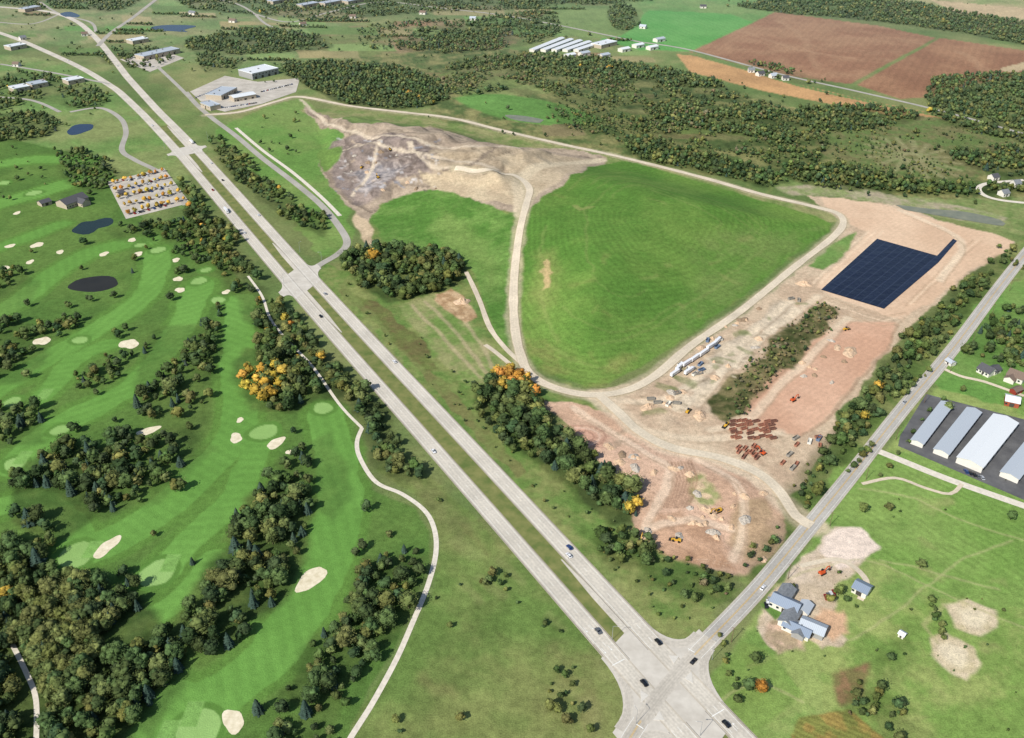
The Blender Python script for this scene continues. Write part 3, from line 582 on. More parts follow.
for pl in ([(255,14),(270,26),(310,36)],[(40,2),(60,14),(90,22),(96,32)],[(0,64),(60,74),(110,84)],[(150,60),(176,84),(190,98)],[(60,112),(30,100),(-20,96)],[(165,-8),(230,2),(255,14)],[(-20,20),(30,24),(60,14)]):
    ribbon('country_road',cr(P(pl),4),6,M_side,.11,'distant two lane country road')
ribbon('driveway',cr(P([(800,566),(840,560),(866,580),(860,600)]),3),3.5,M_gravel,.10,'gravel farm drive beside the barns')
def sheet(name,w,m,zo,label,cat,flat=True,kind='structure'):
    w=np.asarray(w); tri=tessellate_polygon([[Vector((a,b,0)) for a,b in w]])
    z=Hgt(w[:,0],w[:,1]); z=(np.full(len(w),z.max()) if flat else z)+zo
    me=bpy.data.meshes.new(name); me.from_pydata([(a,b,c) for (a,b),c in zip(w,z)],[],[tuple(t) for t in tri]); me.materials.append(m)
    bm=bmesh.new(); bm.from_mesh(me); bmesh.ops.recalc_face_normals(bm,faces=bm.faces)
    if sum(f.normal.z for f in bm.faces)<0: bmesh.ops.reverse_faces(bm,faces=bm.faces)
    bm.to_mesh(me); bm.free()
    return meta(mk(name,me),label,cat,kind)
M_int=mat('junction_concrete',(196,189,176),ns=.12,na=.1,c2=(208,202,190)); M_kerb=mat('kerb_concrete',(206,201,190),ns=1,na=.08)
def crossing(P0,hd,kd,Hh,Kc,fh,fk,label,islands=True,zo=.19):
    nh=np.array([-hd[1],hd[0]]); nk=np.array([-kd[1],kd[0]]); arms=[(hd,nh,Hh,fh),(kd,nk,Kc,fk),(-hd,-nh,Hh,fh),(-kd,-nk,Kc,fk)]
    arms=[arms[i] for i in np.argsort([math.atan2(a[0][1],a[0][0]) for a in arms])]
    out=[]; isl=[]
    for i in range(4):
        d1,n1,w1,f1=arms[i]; d2,n2,w2,f2=arms[(i+1)%4]
        A=np.column_stack([d1,-d2]); t=np.linalg.solve(A,(-n2*w2)-(n1*w1)); Q=P0+n1*w1+d1*t[0]
        a=Q+d1*f1; b=Q+d2*f2; crv=np.array([(1-s)**2*a+2*s*(1-s)*Q+s*s*b for s in np.linspace(0,1,11)]); out+=list(crv)
        isl.append((Q,crv[5],d1,d2,crv))
    sheet('intersection',np.array(out),M_int,zo,label,'road')
    if islands:
        for Q,Mb,d1,d2,crv in isl:
            inn=(P0-Q)/np.linalg.norm(P0-Q)
            ribbon('turn_lane',cr(crv+inn*3.4,3),4.6,M_turn,zo+.02,'curved right turn lane worn by tyres',avoid=False)
            c=Q+(Mb-Q)*.05+inn*5.0; s=2.4; tri=[c+d1*s*1.9,c+d2*s*1.9,c+inn*1.5]; mb=MB()
            mb.add([(*p,.15) for p in tri]+[(*p,.36) for p in tri],[(0,1,2),(3,4,5),(0,1,4,3),(1,2,5,4),(2,0,3,5)])
            meta(mk('traffic_island',mb.mesh('traffic_island',[M_kerb])),'small raised concrete traffic island at the junction','traffic island','structure')
D=((hwA[:,None,:]-cty[None,:,:])**2).sum(2); ia,ib=np.unravel_index(D.argmin(),D.shape)
X0=(hwA[ia]+cty[ib])/2; hd=hwA[ia+4]-hwA[ia-4]; hd/=np.linalg.norm(hd); kd=cty[ib+4]-cty[ib-4]; kd/=np.linalg.norm(kd)
crossing(X0,hd,kd,16.8,6,30,22,'wide concrete highway intersection')
def near(w,r): return w[np.hypot(*(w-X0).T)<r]
ribbon('highway',near(hwL,42),9.6,M_conc,.225,'worn through lanes across the intersection',avoid=False); ribbon('highway',near(hwR,42),9.6,M_conc,.23,'worn through lanes across the intersection',avoid=False)
ribbon('county_road',near(cty,42),7.4,M_turn,.235,'worn crossing lanes through the intersection',avoid=False)
def unit(a): return a/np.linalg.norm(a)
j2=np.array(P1(303,280)[:2]); k2=int(((hwA-j2)**2).sum(1).argmin()); hd2=unit(hwA[k2+3]-hwA[k2-3]); kd2=unit(np.array(P1(322,264)[:2])-hwA[k2])
crossing(hwA[k2],hd2,kd2,16.2,4.5,16,11,'pale concrete highway junction',False)
j3=np.array(P1(188,150)[:2]); k3=int(((hwA-j3)**2).sum(1).argmin()); hd3=unit(hwA[k3+2]-hwA[k3-3]); kd3=np.array([-hd3[1],hd3[0]])*-1
crossing(hwA[k3],hd3,unit(kd3+.2*hd3),16.2,4.,12,9,'pale concrete highway junction',False)
def turnlane(k,dirn,side):
    rng_=[k+dirn*i for i in range(2,20)]; rng_=[i for i in rng_ if 1<i<len(hwA)-2]
    w=off(hwA,side*4.0)[rng_]; wd=np.interp(np.arange(len(w)),[0,len(w)*.6,len(w)],[4,4,.4]); ribbon('turn_lane',w,wd,M_conc,.14 if side>0 else .15,'tapered concrete turn lane in the median',avoid=False)
for k in (ia,k2,k3): turnlane(k,1,-1); turnlane(k,-1,1)
M_white=mat('white_road_paint',(226,226,220),ns=1,na=.08,rough=.6); M_yel=mat('yellow_road_paint',(205,165,60),ns=1,na=.1,rough=.6)
M_crack=mat('joint_sealant',(116,112,104),ns=1,na=.2)
def marks(name,w,dists,m,zo,dash=None,width=.22,label='painted lines',hi=None):
    Vv=[];Ff=[]
    w=cr(w[::3],3) if len(w)>6 else w
    s=np.concatenate([[0],np.cumsum(np.linalg.norm(np.diff(w,axis=0),axis=1))]); inX=np.hypot(*(w-X0).T)<24
    for d in dists:
        a=off(w,d-width/2); b=off(w,d+width/2)
        for i in range(len(w)-1):
            if (hi and s[i]>hi) or inX[i]: continue
            if dash and (s[i]%dash[1])>dash[0]: continue
            k=len(Vv)
            for p in (a[i],a[i+1],b[i+1],b[i]): Vv.append((p[0],p[1],float(Hgt(p[0],p[1]))+zo))
            Ff.append((k,k+1,k+2,k+3))
    me=npmesh(name,np.array(Vv),np.array(Ff),4,None,[m]); meta(mk(name,me),label,'road marking','structure')
for hw in (hwL,hwR):
    marks('road_marking',hw,(3.8,-3.8),M_white,.25,label='white edge lines on the highway',hi=1500)
    marks('road_marking',hw,(0.,),M_white,.255,dash=(3,12),label='dashed lane line on the highway',hi=1300)
    marks('road_joint',hw,(5.2,-5.2),M_crack,.2,width=.25,label='dark sealed shoulder joints on the highway',hi=1000)
marks('road_marking',cty,(.25,-.25),M_yel,.25,width=.18,label='yellow centre line on the county road'); marks('road_marking',cty,(3.6,-3.6),M_white,.252,width=.18,label='white edge lines on the county road')
sb=MB(); nh=np.array([-hd[1],hd[0]]); nk=np.array([-kd[1],kd[0]])
def bar(c,d,n_,l,w_): 
    sb.add([(*(c-n_*l-d*w_),.27),(*(c+n_*l-d*w_),.27),(*(c+n_*l+d*w_),.27),(*(c-n_*l+d*w_),.27)],[(0,1,2,3)])
bar(X0+hd*24+nh*11,hd,nh,3.8,.25); bar(X0-hd*24-nh*11,hd,nh,3.8,.25); bar(X0+kd*27+nk*2,kd,nk,1.9,.25); bar(X0-kd*27-nk*2,kd,nk,1.9,.25)
for s,o in ((1,11),(-1,-11)):
    for t in (34,50):
        for q_ in (-1.9,1.9):
            c=X0+hd*s*t+nh*(o+q_); bar(c,nh,hd,1.4,.12); sb.add([(*(c-hd*s*1.4+nh*.6),.27),(*(c-hd*s*1.4-nh*.6),.27),(*(c-hd*s*2.6),.27)],[(0,1,2)])
meta(mk('road_marking',sb.mesh('road_marking',[M_white])),'white stop bars and turn arrows at the intersection','road marking','structure')
WB=mat('pond_water_blue',(26,44,72),rough=.18,ns=.05,spec=.35); WD=mat('dark_pond_water',(44,42,36),rough=.35,ns=.05,spec=.2); WG=mat('murky_pond_water',(116,124,112),rough=.6,ns=.08,spec=.15,c2=(134,136,118))
WC=mat('dark_green_water',(30,46,42),rough=.25,ns=.05,spec=.3)
ponds=[(80,129,17,22,WB,.2,'small blue pond on the golf course'),(92,226,17,19,WC,.35,'small dark pond beside the clubhouse'),(94,284,23,15,WD,.12,'dark oval pond between fairways')]
for u,v,rx,ry,m,irr,lab in ponds: sheet('pond_water',blob(u,v,rx,ry,24,irr*.6),m,.07,lab,'pond')
sheet('pond_water',cr(P([(152,27),(168,25),(196,26),(184,30),(188,32),(168,31),(154,30)]),8,True),WB,.07,'distant narrow blue pond','pond')
sheet('pond_water',cr(P([(505,115),(525,116),(544,120),(540,123),(515,120)]),8,True),WG,.07,'narrow grey retention pond','pond')
sheet('pond_water',cr(P([(895,205),(930,209),(965,212),(1000,220),(1003,226),(975,222),(940,216),(905,210)]),8,True),WG,.3,'shallow murky retention channel','pond')
sheet('pond_water',cr(P([(60,14),(70,12),(80,16),(70,18)]),8,True),WB,.07,'distant small blue pond','pond')
M_sand=mat('bunker_sand',(218,206,172),ns=.3,c2=(234,224,198),rough=.95)
BK=[(10,246,4,5),(37,245,5,7),(129,344,7,8,.4),(178,279,4,5),(180,290,4.5,4.5),(42,341,6,7,.2),(148,431,7.5,4.5,.5),(236,438,4.2,5.5,.3),(276,443,4.6,7,-.7),(107,547,4.6,9,-.35),(311,579,5.4,11.5,-.4),(233,721,5,6.5,.6),(104,254,4,5),(138,254,4.5,5),(176,260,3.5,4.5),(5,268,4,5),(290,452,2.6,2.8),(30,262,3.5,4.5),(60,252,3.5,4.5),(240,420,2.4,3),(226,292,3.5,4),(132,240,4,4.5),(17,213,3.5,4.5)]
BKC=[]
for b in BK:
    u,v,rx,ry=b[:4]; rot=b[4] if len(b)>4 else 0
    w=blob(u,v,rx,ry,24,.14,rot); BKC.append((w.mean(0),max(rx,ry)+4))
    sheet('sand_bunker',w,M_sand,.06,'pale sand bunker in mown golf turf','golf bunker')
m=bpy.data.materials.new('black_membrane'); Nn,Ll=nt(m); bb=Nn['Principled BSDF']; bb.inputs['Roughness'].default_value=.38; bb.inputs['Specular IOR Level'].default_value=.35
geo=Nn.new('ShaderNodeNewGeometry'); mp=Nn.new('ShaderNodeMapping'); mp.vector_type='POINT'; mp.inputs['Rotation'].default_value=(0,0,math.radians(42)); Ll.new(geo.outputs['Position'],mp.inputs['Vector'])
wv=Nn.new('ShaderNodeTexBrick'); wv.inputs['Scale'].default_value=1; wv.inputs['Color1'].default_value=(.007,.011,.028,1); wv.inputs['Color2'].default_value=(.011,.017,.040,1); wv.inputs['Mortar'].default_value=(.036,.046,.082,1); wv.inputs['Mortar Size'].default_value=.28; wv.inputs['Mortar Smooth'].default_value=.3; wv.inputs['Brick Width'].default_value=7.; wv.inputs['Row Height'].default_value=1000.; wv.offset=0
Ll.new(mp.outputs[0],wv.inputs['Vector']); Ll.new(wv.outputs['Color'],bb.inputs['Base Color'])
nz=Nn.new('ShaderNodeTexNoise'); nz.inputs['Scale'].default_value=.12; Ll.new(geo.outputs['Position'],nz.inputs['Vector']); bp=Nn.new('ShaderNodeBump'); bp.inputs['Strength'].default_value=.6; bp.inputs['Distance'].default_value=1.; Ll.new(nz.outputs['Fac'],bp.inputs['Height']); Ll.new(bp.outputs['Normal'],bb.inputs['Normal'])
sheet('liner_pad',P([(821,290),(877,239),(937,256),(953,239),(957,241),(938,263),(884,309)]),m,.35,'black geomembrane liner laid over graded earth','liner')
M_asph=mat('yard_asphalt',(88,88,90),ns=.08,c2=(106,106,106)); M_lot=mat('parking_asphalt',(182,175,162),ns=.06,c2=(200,193,181))
sheet('storage_yard',P([(926,394),(1080,434),(1080,520),(1024,500),(898,446),(900,436)]),M_asph,.10,'dark asphalt yard around storage buildings','pavement')
sheet('parking_lot',P([(107,182),(164,168),(190,203),(126,219)]),M_lot,.08,'pale asphalt golf club parking lot','pavement')
sheet('parking_lot',P([(190,92),(225,76),(258,82),(300,78),(296,92),(262,104),(225,112),(208,108)]),M_lot,.08,'paved yard around industrial buildings','pavement')
sheet('parking_lot',P([(120,60),(160,50),(184,58),(150,72)]),M_lot,.08,'paved yard around industrial buildings','pavement')
# ------------------------------------------------------------ buildings
def mm(n,c,**k): return mat(n,c,**k)
def seam(name,c):
    m=bpy.data.materials.new(name); Nn,Ll=nt(m); b=Nn['Principled BSDF']; b.inputs['Roughness'].default_value=.5
    tc=Nn.new('ShaderNodeTexCoord'); w=Nn.new('ShaderNodeTexWave'); w.wave_type='BANDS'; w.bands_direction='X'; w.inputs['Scale'].default_value=.35; w.inputs['Distortion'].default_value=.6
    Ll.new(tc.outputs['Object'],w.inputs['Vector']); r=Nn.new('ShaderNodeValToRGB'); c=lin(c); r.color_ramp.elements[0].color=(*c*.84,1); r.color_ramp.elements[1].color=(*c,1); r.color_ramp.elements[1].position=.4
    Ll.new(w.outputs['Fac'],r.inputs['Fac']); Ll.new(r.outputs[0],b.inputs['Base Color']); return m
M_wr=seam('white_metal_roof',(222,226,228)); M_gr=seam('grey_metal_roof',(180,188,196)); M_dr=mm('dark_shingle_roof',(84,84,88),ns=1.5); M_br=seam('blue_grey_roof',(128,142,160)); M_gs=mm('weathered_grey_shingle',(122,126,130),ns=.9,na=.25); M_brn=mm('brown_shingle_roof',(120,104,92),ns=1.5)
M_ww=mm('white_siding',(214,210,200),ns=.6,na=.06); M_tw=mm('tan_siding',(176,164,146),ns=.6,na=.06); M_rw=mm('red_siding',(140,56,44),ns=.6); M_door=mm('dark_door',(70,66,62),ns=2); M_glass=mm('window_glass',(38,48,58),rough=.1,na=.05,ns=2,spec=.6); M_gw=mm('grey_concrete_wall',(150,150,148),ns=.5,na=.08)
def gable(root,Lh,w,h,rh,roofm,wallm,ndoor,nwin,doorw,ox=0,oy=0,rz=0,zo=0):
    M=Matrix.Translation((ox,oy,zo))@Matrix.Rotation(rz,4,'Z')
    def put(n,me,par=root):
        o=mk(n,me,par); o.matrix_local=M; return o
    mb=MB(); mb.add([(-Lh,-w,-.3),(Lh,-w,-.3),(Lh,w,-.3),(-Lh,w,-.3),(-Lh,-w,h),(Lh,-w,h),(Lh,w,h),(-Lh,w,h),(-Lh,0,h+rh),(Lh,0,h+rh)],[(0,1,5,4),(2,3,7,6),(0,4,8,7,3),(1,2,6,9,5),(0,3,2,1)])
    put('wall',mb.mesh('wall',[wallm]))
    r=MB(); e=.5; s=rh/w
    prof=[(-w-e,h-e*s+.02),(0,h+rh+.02),(w+e,h-e*s+.02),(w+e,h-e*s+.24),(0,h+rh+.26),(-w-e,h-e*s+.24)]
    n=6; vsx=[(-Lh-e,y,z) for y,z in prof]+[(Lh+e,y,z) for y,z in prof]
    r.add(vsx,[(0,1,4,5),(1,2,3,4),(11,10,7,6),(10,9,8,7)]+[(i,n+i,n+(i+1)%n,(i+1)%n) for i in range(n)])
    put('roof',r.mesh('roof',[roofm]))
    for k in range(ndoor):
        x=-Lh+(k+.5)*2*Lh/ndoor
        for sg in ((-1,1) if ndoor>3 else (-1,)):
            d=MB(); d.box(x-doorw/2,x+doorw/2,min(sg*w,sg*(w+.06)),max(sg*w,sg*(w+.06)),0,min(h*.8,3)); put('door',d.mesh('door',[M_door]))
    for k in range(nwin):
        x=-Lh+(k+.2)*2*Lh/nwin
        for sg in (-1,1):
            d=MB(); d.box(x-.7,x+.7,min(sg*w,sg*(w+.05)),max(sg*w,sg*(w+.05)),1.2,min(h*.85,2.6)); put('window',d.mesh('window',[M_glass]))
def building(name,p1,p2,W,h,roofm,wallm,label,cat,rh=2,flat=False,ndoor=1,nwin=4,doorw=3,group=None,wings=()):
    a=np.array(P1(*p1)); b=np.array(P1(*p2)); c=(a+b)/2; Lh=np.linalg.norm((b-a)[:2])/2; rot=math.atan2(b[1]-a[1],b[0]-a[0]); w=W/2
    root=bpy.data.objects.new(name,None); col.objects.link(root); root.location=(c[0],c[1],float(c[2])+.15); root.rotation_euler=(0,0,rot); meta(root,label,cat,None,group)
    if flat:
        mb=MB(); mb.box(-Lh,Lh,-w,w,-.3,h); mk('wall',mb.mesh('wall',[wallm]),root)
        r=MB(); r.box(-Lh-.15,Lh+.15,-w-.15,w+.15,h,h+.35); 
        r.box(-Lh-.15,Lh+.15,-w-.15,-w+.25,h+.35,h+.8).box(-Lh-.15,Lh+.15,w-.25,w+.15,h+.35,h+.8).box(-Lh-.15,-Lh+.25,-w+.25,w-.25,h+.35,h+.8).box(Lh-.25,Lh+.15,-w+.25,w-.25,h+.35,h+.8)
        ro=mk('roof',r.mesh('roof',[roofm]),root)
        for k in range(max(2,int(Lh/9))):
            u=MB(); u.box(-1.5,1.5,-1,1,0,1.3,0,.15,.15); o=mk('rooftop_unit',u.mesh('rooftop_unit',[M_gw],.08),ro); o.location=(-Lh*.8+k*1.6*Lh/max(1,int(Lh/9)),random.uniform(-w*.5,w*.5),h+.35)
        for k in range(ndoor):
            x=-Lh+(k+.5)*2*Lh/ndoor; d=MB(); d.box(x-doorw/2,x+doorw/2,-w-.06,-w,0,min(h*.6,4)); mk('door',d.mesh('door',[M_door]),root)
        for k in range(nwin):
            x=-Lh+(k+.2)*2*Lh/nwin
            for sg in (-1,1):
                d=MB(); d.box(x-1,x+1,min(sg*w,sg*(w+.05)),max(sg*w,sg*(w+.05)),h*.6,h*.8); mk('window',d.mesh('window',[M_glass]),root)
    else:
        gable(root,Lh,w,h,rh,roofm,wallm,ndoor,nwin,doorw)
        for (ox,oy,rz,l2,w2,h2,rh2,rm) in wings: gable(root,l2,w2,h2,rh2,rm,wallm,1,2,1.2,ox,oy,rz,.01)
    return root
SU='metal storage buildings'
building('storage_building',(946,407),(916,446),8,3.2,M_gr,M_ww,'long narrow storage building with pale metal roof','storage building',1.2,ndoor=12,nwin=0,doorw=2.6,group=SU)
building('storage_building',(973,414),(940,456),9.5,3.4,M_gr,M_ww,'long storage building with pale metal roof','storage building',1.3,ndoor=12,nwin=0,doorw=2.6,group=SU)
building('storage_building',(1004,424),(968,468),16,4.5,M_wr,M_ww,'wide storage building with bright white roof','storage building',1.8,ndoor=8,nwin=0,doorw=3.6,group=SU)
building('storage_building',(1048,430),(1008,480),11,3.6,M_gr,M_ww,'long storage building with pale metal roof','storage building',1.3,ndoor=12,nwin=0,doorw=2.6,group=SU)
building('barn',(1004,402),(1018,405),10,4,M_wr,mm('rust_siding',(160,84,60)),'white roofed barn with rust red walls','barn',2,nwin=2)
building('house',(980,370),(992,376),10,3.5,M_dr,M_ww,'house with dark shingle roof beside trees','house',3,nwin=4,doorw=1.2,wings=[(2,6,math.pi/2,4,3.5,3,2,M_dr)])
building('house',(1008,376),(1024,382),11,4,M_brn,M_ww,'white house with brown roof beside trees','house',3,nwin=4,doorw=1.2,wings=[(-2,-6,math.pi/2,4,3.5,3,2,M_brn)])
building('shed',(1012,394),(1019,391),5,3,M_brn,M_rw,'small red shed beside the barn','shed',1.5,nwin=1,doorw=1.5)
building('shed',(947,362),(953,366),5,2.6,M_gr,M_ww,'small pale shed beside the trees','shed',1.2,nwin=1,doorw=1.5)
building('farmhouse',(772,602),(798,614),8,4.2,M_br,M_ww,'rambling grey roofed farmhouse with several wings','farmhouse',2.6,nwin=4,doorw=1.2,
  wings=[(-3,6.5,math.pi/2,6,3.6,3.6,2,M_gs),(5,-7,math.pi/2,6.5,3.8,3.4,2,M_gs),(11,-12,0,7,3.2,3.,1.8,M_br),(9,4,math.pi/2,4,3.,2.8,1.4,M_gr)])
building('barn',(800,626),(824,636),8,3.6,M_gr,M_gw,'weathered long barn with pale metal roof','barn',1.8,nwin=2,wings=[(-5,-5,math.pi/2,4.5,3,2.8,1.4,M_gs)])
building('barn',(854,588),(868,595),8,3.6,M_br,M_ww,'metal farm shed with blue grey roof beside the drive','barn',1.8,nwin=2)
building('shed',(899,635),(904,638),3,2.2,M_wr,M_ww,'tiny white shed standing in pasture','shed',.8,nwin=0,doorw=1)
building('clubhouse',(62,208),(84,200),18,5,M_dr,M_tw,'golf clubhouse with dark shingle roof','clubhouse',4,nwin=8,doorw=3,wings=[(4,-11,math.pi/2,7,5,4,3,M_dr)])
building('clubhouse_shed',(40,206),(50,203),10,3.5,M_dr,M_tw,'golf cart shed with dark roof','shed',2.2,nwin=2)
building('shed',(118,196),(124,194),6,3,M_dr,M_tw,'starter hut with dark roof','shed',1.5,nwin=1,doorw=1)
building('warehouse',(246,78),(272,72),38,9,M_wr,M_gw,'large flat roofed white industrial building','warehouse',flat=True,ndoor=4,nwin=8,doorw=4)
building('warehouse',(214,100),(230,92),26,7,M_gr,M_tw,'grey industrial hall beside a yard','warehouse',flat=True,ndoor=3,nwin=6)
building('warehouse',(232,101),(254,97),18,6,M_wr,M_tw,'low white roofed depot beside a yard','warehouse',1.5,ndoor=3,nwin=4)
building('office_building',(206,106),(216,110),16,6,M_gr,M_tw,'small office with flat roof','office',flat=True,nwin=4)
building('warehouse',(140,60),(176,52),26,7,M_gr,M_tw,'distant flat roofed depot','warehouse',flat=True,ndoor=3,nwin=6)
for k in range(5):
    building('storage_building',(532+k*11,52),(562+k*9,40+k*1.2),11,4,M_wr,M_ww,'distant long white storage building','storage building',1.4,ndoor=3,nwin=0,group='distant white storage buildings')
building('warehouse',(596,48),(612,44),24,6,M_wr,M_tw,'distant white roofed warehouse','warehouse',flat=True,nwin=3)
for u,v in ((620,52),(634,48),(648,50),(600,58),(655,42),(580,56),(566,58)):
    building('shed',(u,v),(u+8,v-1.5),12,5,random.choice([M_wr,M_gr,M_brn]),M_ww,'distant farm outbuilding with gabled roof','shed',2,nwin=2)
for u,v in ((757,76),(770,78),(782,80),(748,72),(990,180),(1012,186),(20,40),(40,84),(300,26),(350,18),(420,14),(470,20),(190,14),(230,22),(82,36),(14,66),(1000,196),(640,28),(700,8)):
    building('house',(u,v),(u+6,v+random.uniform(-1,1)),9,4,random.choice([M_gr,M_brn,M_dr,M_gs]),M_ww,'distant farmhouse among trees','house',3,nwin=2,doorw=1.2)
for u,v in ((300,8),(322,6),(345,4),(12,92),(30,88),(66,84),(8,50),(22,12),(130,44),(270,4)):
    building('warehouse',(u,v),(u+16,v-3),22,6,random.choice([M_wr,M_gr]),M_tw,'distant flat roofed building','warehouse',flat=True,nwin=3)
# ------------------------------------------------------------ vehicles
M_tyre=mm('tyre_rubber',(30,30,30),ns=3); M_cg=mm('car_glass',(30,36,42),rough=.08,na=.02,spec=.6)
CP={n:mat('car_paint_'+n,c,rough=.3,na=.03,ns=1,spec=.5) for n,c in dict(white=(225,226,228),silver=(165,168,172),black=(28,28,32),grey=(92,95,100),red=(140,26,24),blue=(38,66,120)).items()}
body=[(-2.3,.35),(-2.33,.75),(-2.15,.98),(-1.2,1.02),(1.0,1.0),(2.0,.86),(2.3,.68),(2.28,.35)]
glassp=[(-1.95,.99),(-1.45,1.42),(.35,1.42),(1.1,.99)]; roofp=[(-1.5,1.42),(-1.4,1.5),(.3,1.5),(.42,1.42)]
def carparts(paint):
    b=MB(); b.prism(body,-.92,.92,0); b.prism(roofp,-.7,.7,0)
    g=MB(); g.prism(glassp,-.78,.78,0)
    w=MB(); w.cyl((0,-.11,0),.34,.22,'y',14)
    return b.mesh('body',[paint],.06),g.mesh('window',[M_cg],.04),w.mesh('wheel',[M_tyre])
CPM={n:carparts(p) for n,p in CP.items()}
def joined(paint):
    b=MB(); b.prism(body,-.92,.92,0); b.prism(roofp,-.7,.7,0); b.prism(glassp,-.78,.78,1)
    for x in (-1.4,1.4):
        for y in (-.93,.71): b.cyl((x,y,.34),.34,.22,'y',10,2)
    return b.mesh('parked_car',[paint,M_cg,M_tyre])
def road_car(x,y,rot,cn,z=.2):
    r=bpy.data.objects.new('car',None); col.objects.link(r); r.location=(x,y,float(Hgt(x,y))+z); r.rotation_euler=(0,0,rot)
    meta(r,f'{cn} car driving on the pale road','car',None,'cars driving on the highway')
    bm_,gm,wm=CPM[cn]; mk('body',bm_,r); mk('window',gm,r)
    for xx in (-1.4,1.4):
        for yy in (-.84,.84):
            o=mk('wheel',wm,r); o.location=(xx,yy,.34)
def along(w,u,v,d,rev=False):
    p=np.array(P1(u,v)[:2]); k=int(np.argmin(((w-p)**2).sum(1))); k=min(max(k,1),len(w)-2); t=w[k+1]-w[k-1]; t/=np.linalg.norm(t); n=np.array([-t[1],t[0]]); q=w[k]+n*d
    return q[0],q[1],math.atan2(t[1],t[0])+(math.pi if rev else 0)
for w,u,v,d,rev,cn in ((hwL,440,452,2,True,'white'),(hwL,592,632,-2,True,'grey'),(hwL,316,318,-2,True,'black'),(hwL,243,234,2,True,'white'),(hwL,205,192,-2,True,'red'),(hwL,640,690,-2,True,'black'),(hwL,150,126,2,True,'white'),
  (hwR,569,553,2,False,'white'),(hwR,561,549,-2,False,'blue'),(hwR,643,655,-2,False,'black'),(hwR,395,362,-2,False,'white'),(hwR,330,292,2,False,'silver'),(hwR,262,216,-2,False,'white'),(hwR,228,180,2,False,'black'),(hwR,212,163,-2,False,'white'),(hwR,728,728,2,False,'black'),(hwR,120,66,2,False,'white'),
  (cty,664,648,-2,False,'black'),(cty,758,588,-2,False,'white'),(cty,905,405,2,True,'silver'),(hwL,60,62,-2,True,'white')):
    x,y,r=along(w,u,v,d,rev); road_car(x,y,r,cn,.26)
def truck(x,y,rot,label,tc='white',grp='trucks on the roads',zz=.26):
    r=bpy.data.objects.new('semi_truck',None); col.objects.link(r); r.location=(x,y,float(Hgt(x,y))+zz); r.rotation_euler=(0,0,rot); r.scale=(.85,)*3; meta(r,label,'truck',None,grp)
    b=MB(); b.prism([(4,.6),(4,3.2),(4.6,3.6),(5.6,3.5),(5.9,2.2),(7.3,1.9),(7.4,.6)],-1.2,1.2); mk('cab',b.mesh('cab',[CP[tc]],.06),r)
    g=MB(); g.box(5.72,5.98,-1.05,1.05,2.25,3.2,0,.1,.05); mk('windscreen',g.mesh('windscreen',[M_cg]),r)
    t=MB(); t.box(-8,3.8,-1.27,1.27,1.1,4.0); mk('trailer',t.mesh('trailer',[CP['white']],.04),r)
    w=MB(); w.cyl((0,-.3,0),.5,.6,'y',12); wm=w.mesh('wheel',[M_tyre])
    for xx in (-7,-5.8,4.6,3.3,6.8):
        for yy in (-.95,.95): o=mk('wheel',wm,r); o.location=(xx,yy,.5)
for w,u,v,d,rev in ((hwL,222,212,2,True),(hwR,194,142,-2,False)):
    x,y,r=along(w,u,v,d,rev); truck(x,y,r,'white semi truck with long box trailer on the highway')
for k,(u,v) in enumerate(((680,368),(688,364),(696,359),(676,374),(704,354),(712,347),(718,342),(690,372))):
    x,y,z=P1(u,v); truck(x,y,.9+random.uniform(-.12,.12),'white truck and trailer parked in the dirt yard',random.choice(['white','grey','silver']),'trucks parked in the yard',.15)
pl=P([(107,182),(164,168),(190,203),(126,219)]); A,B,Cc,Dd=pl; JC=[joined(CP[n]) for n in ('white','silver','black','grey','silver','blue','white','red')]
eU=(B-A)/np.linalg.norm(B-A); rotrow=math.atan2(eU[1],eU[0])+math.pi/2
LOTTREES=[]
for ri,vv in enumerate(np.linspace(.09,.91,5)):
    for sd_i in (-.024,.024):
        a=A+(Dd-A)*(vv+sd_i); b=B+(Cc-B)*(vv+sd_i); n=int(np.linalg.norm(b-a)/3.0)
        for k in range(3,n-3):
            if random.random()<.42:
                p=a+(b-a)*(k+.5)/n; o=mk('parked_car',random.choice(JC)); o.location=(p[0],p[1],.09); o.rotation_euler=(0,0,rotrow+(math.pi if random.random()<.5 else 0)); meta(o,'car parked in the golf club parking lot','car',None,'cars parked at the golf club')
    a=A+(Dd-A)*vv; b=B+(Cc-B)*vv; d=(b-a)/np.linalg.norm(b-a)
    for k in range(9): 
        q=a+(b-a)*(k+.6)/9.2; q=q+d*random.uniform(-1.5,1.5); LOTTREES.append((q[0],q[1]+random.uniform(-1,1)))
for (u0,v0,u1,v1,n) in ((196,98,216,90,10),(262,92,294,84,16),(225,108,258,103,16),(1006,470,1020,476,4),(766,606,771,598,3),(826,598,836,592,4),(966,472,986,480,5)):
    for k in range(n):
        x,y,z=P1(u0+(u1-u0)*k/n,v0+(v1-v0)*k/n); o=mk('parked_car',random.choice(JC)); o.location=(x,y,z+.12); o.rotation_euler=(0,0,random.uniform(1.3,1.7)); meta(o,'car parked in a yard beside buildings','car',None,'cars parked in the yards')
M_or=mm('orange_machine_paint',(196,84,40),rough=.45,na=.08,ns=1); M_ye=mm('yellow_machine_paint',(200,156,50),rough=.45,na=.08,ns=1); M_trk=mm('steel_track',(48,44,40),ns=2)
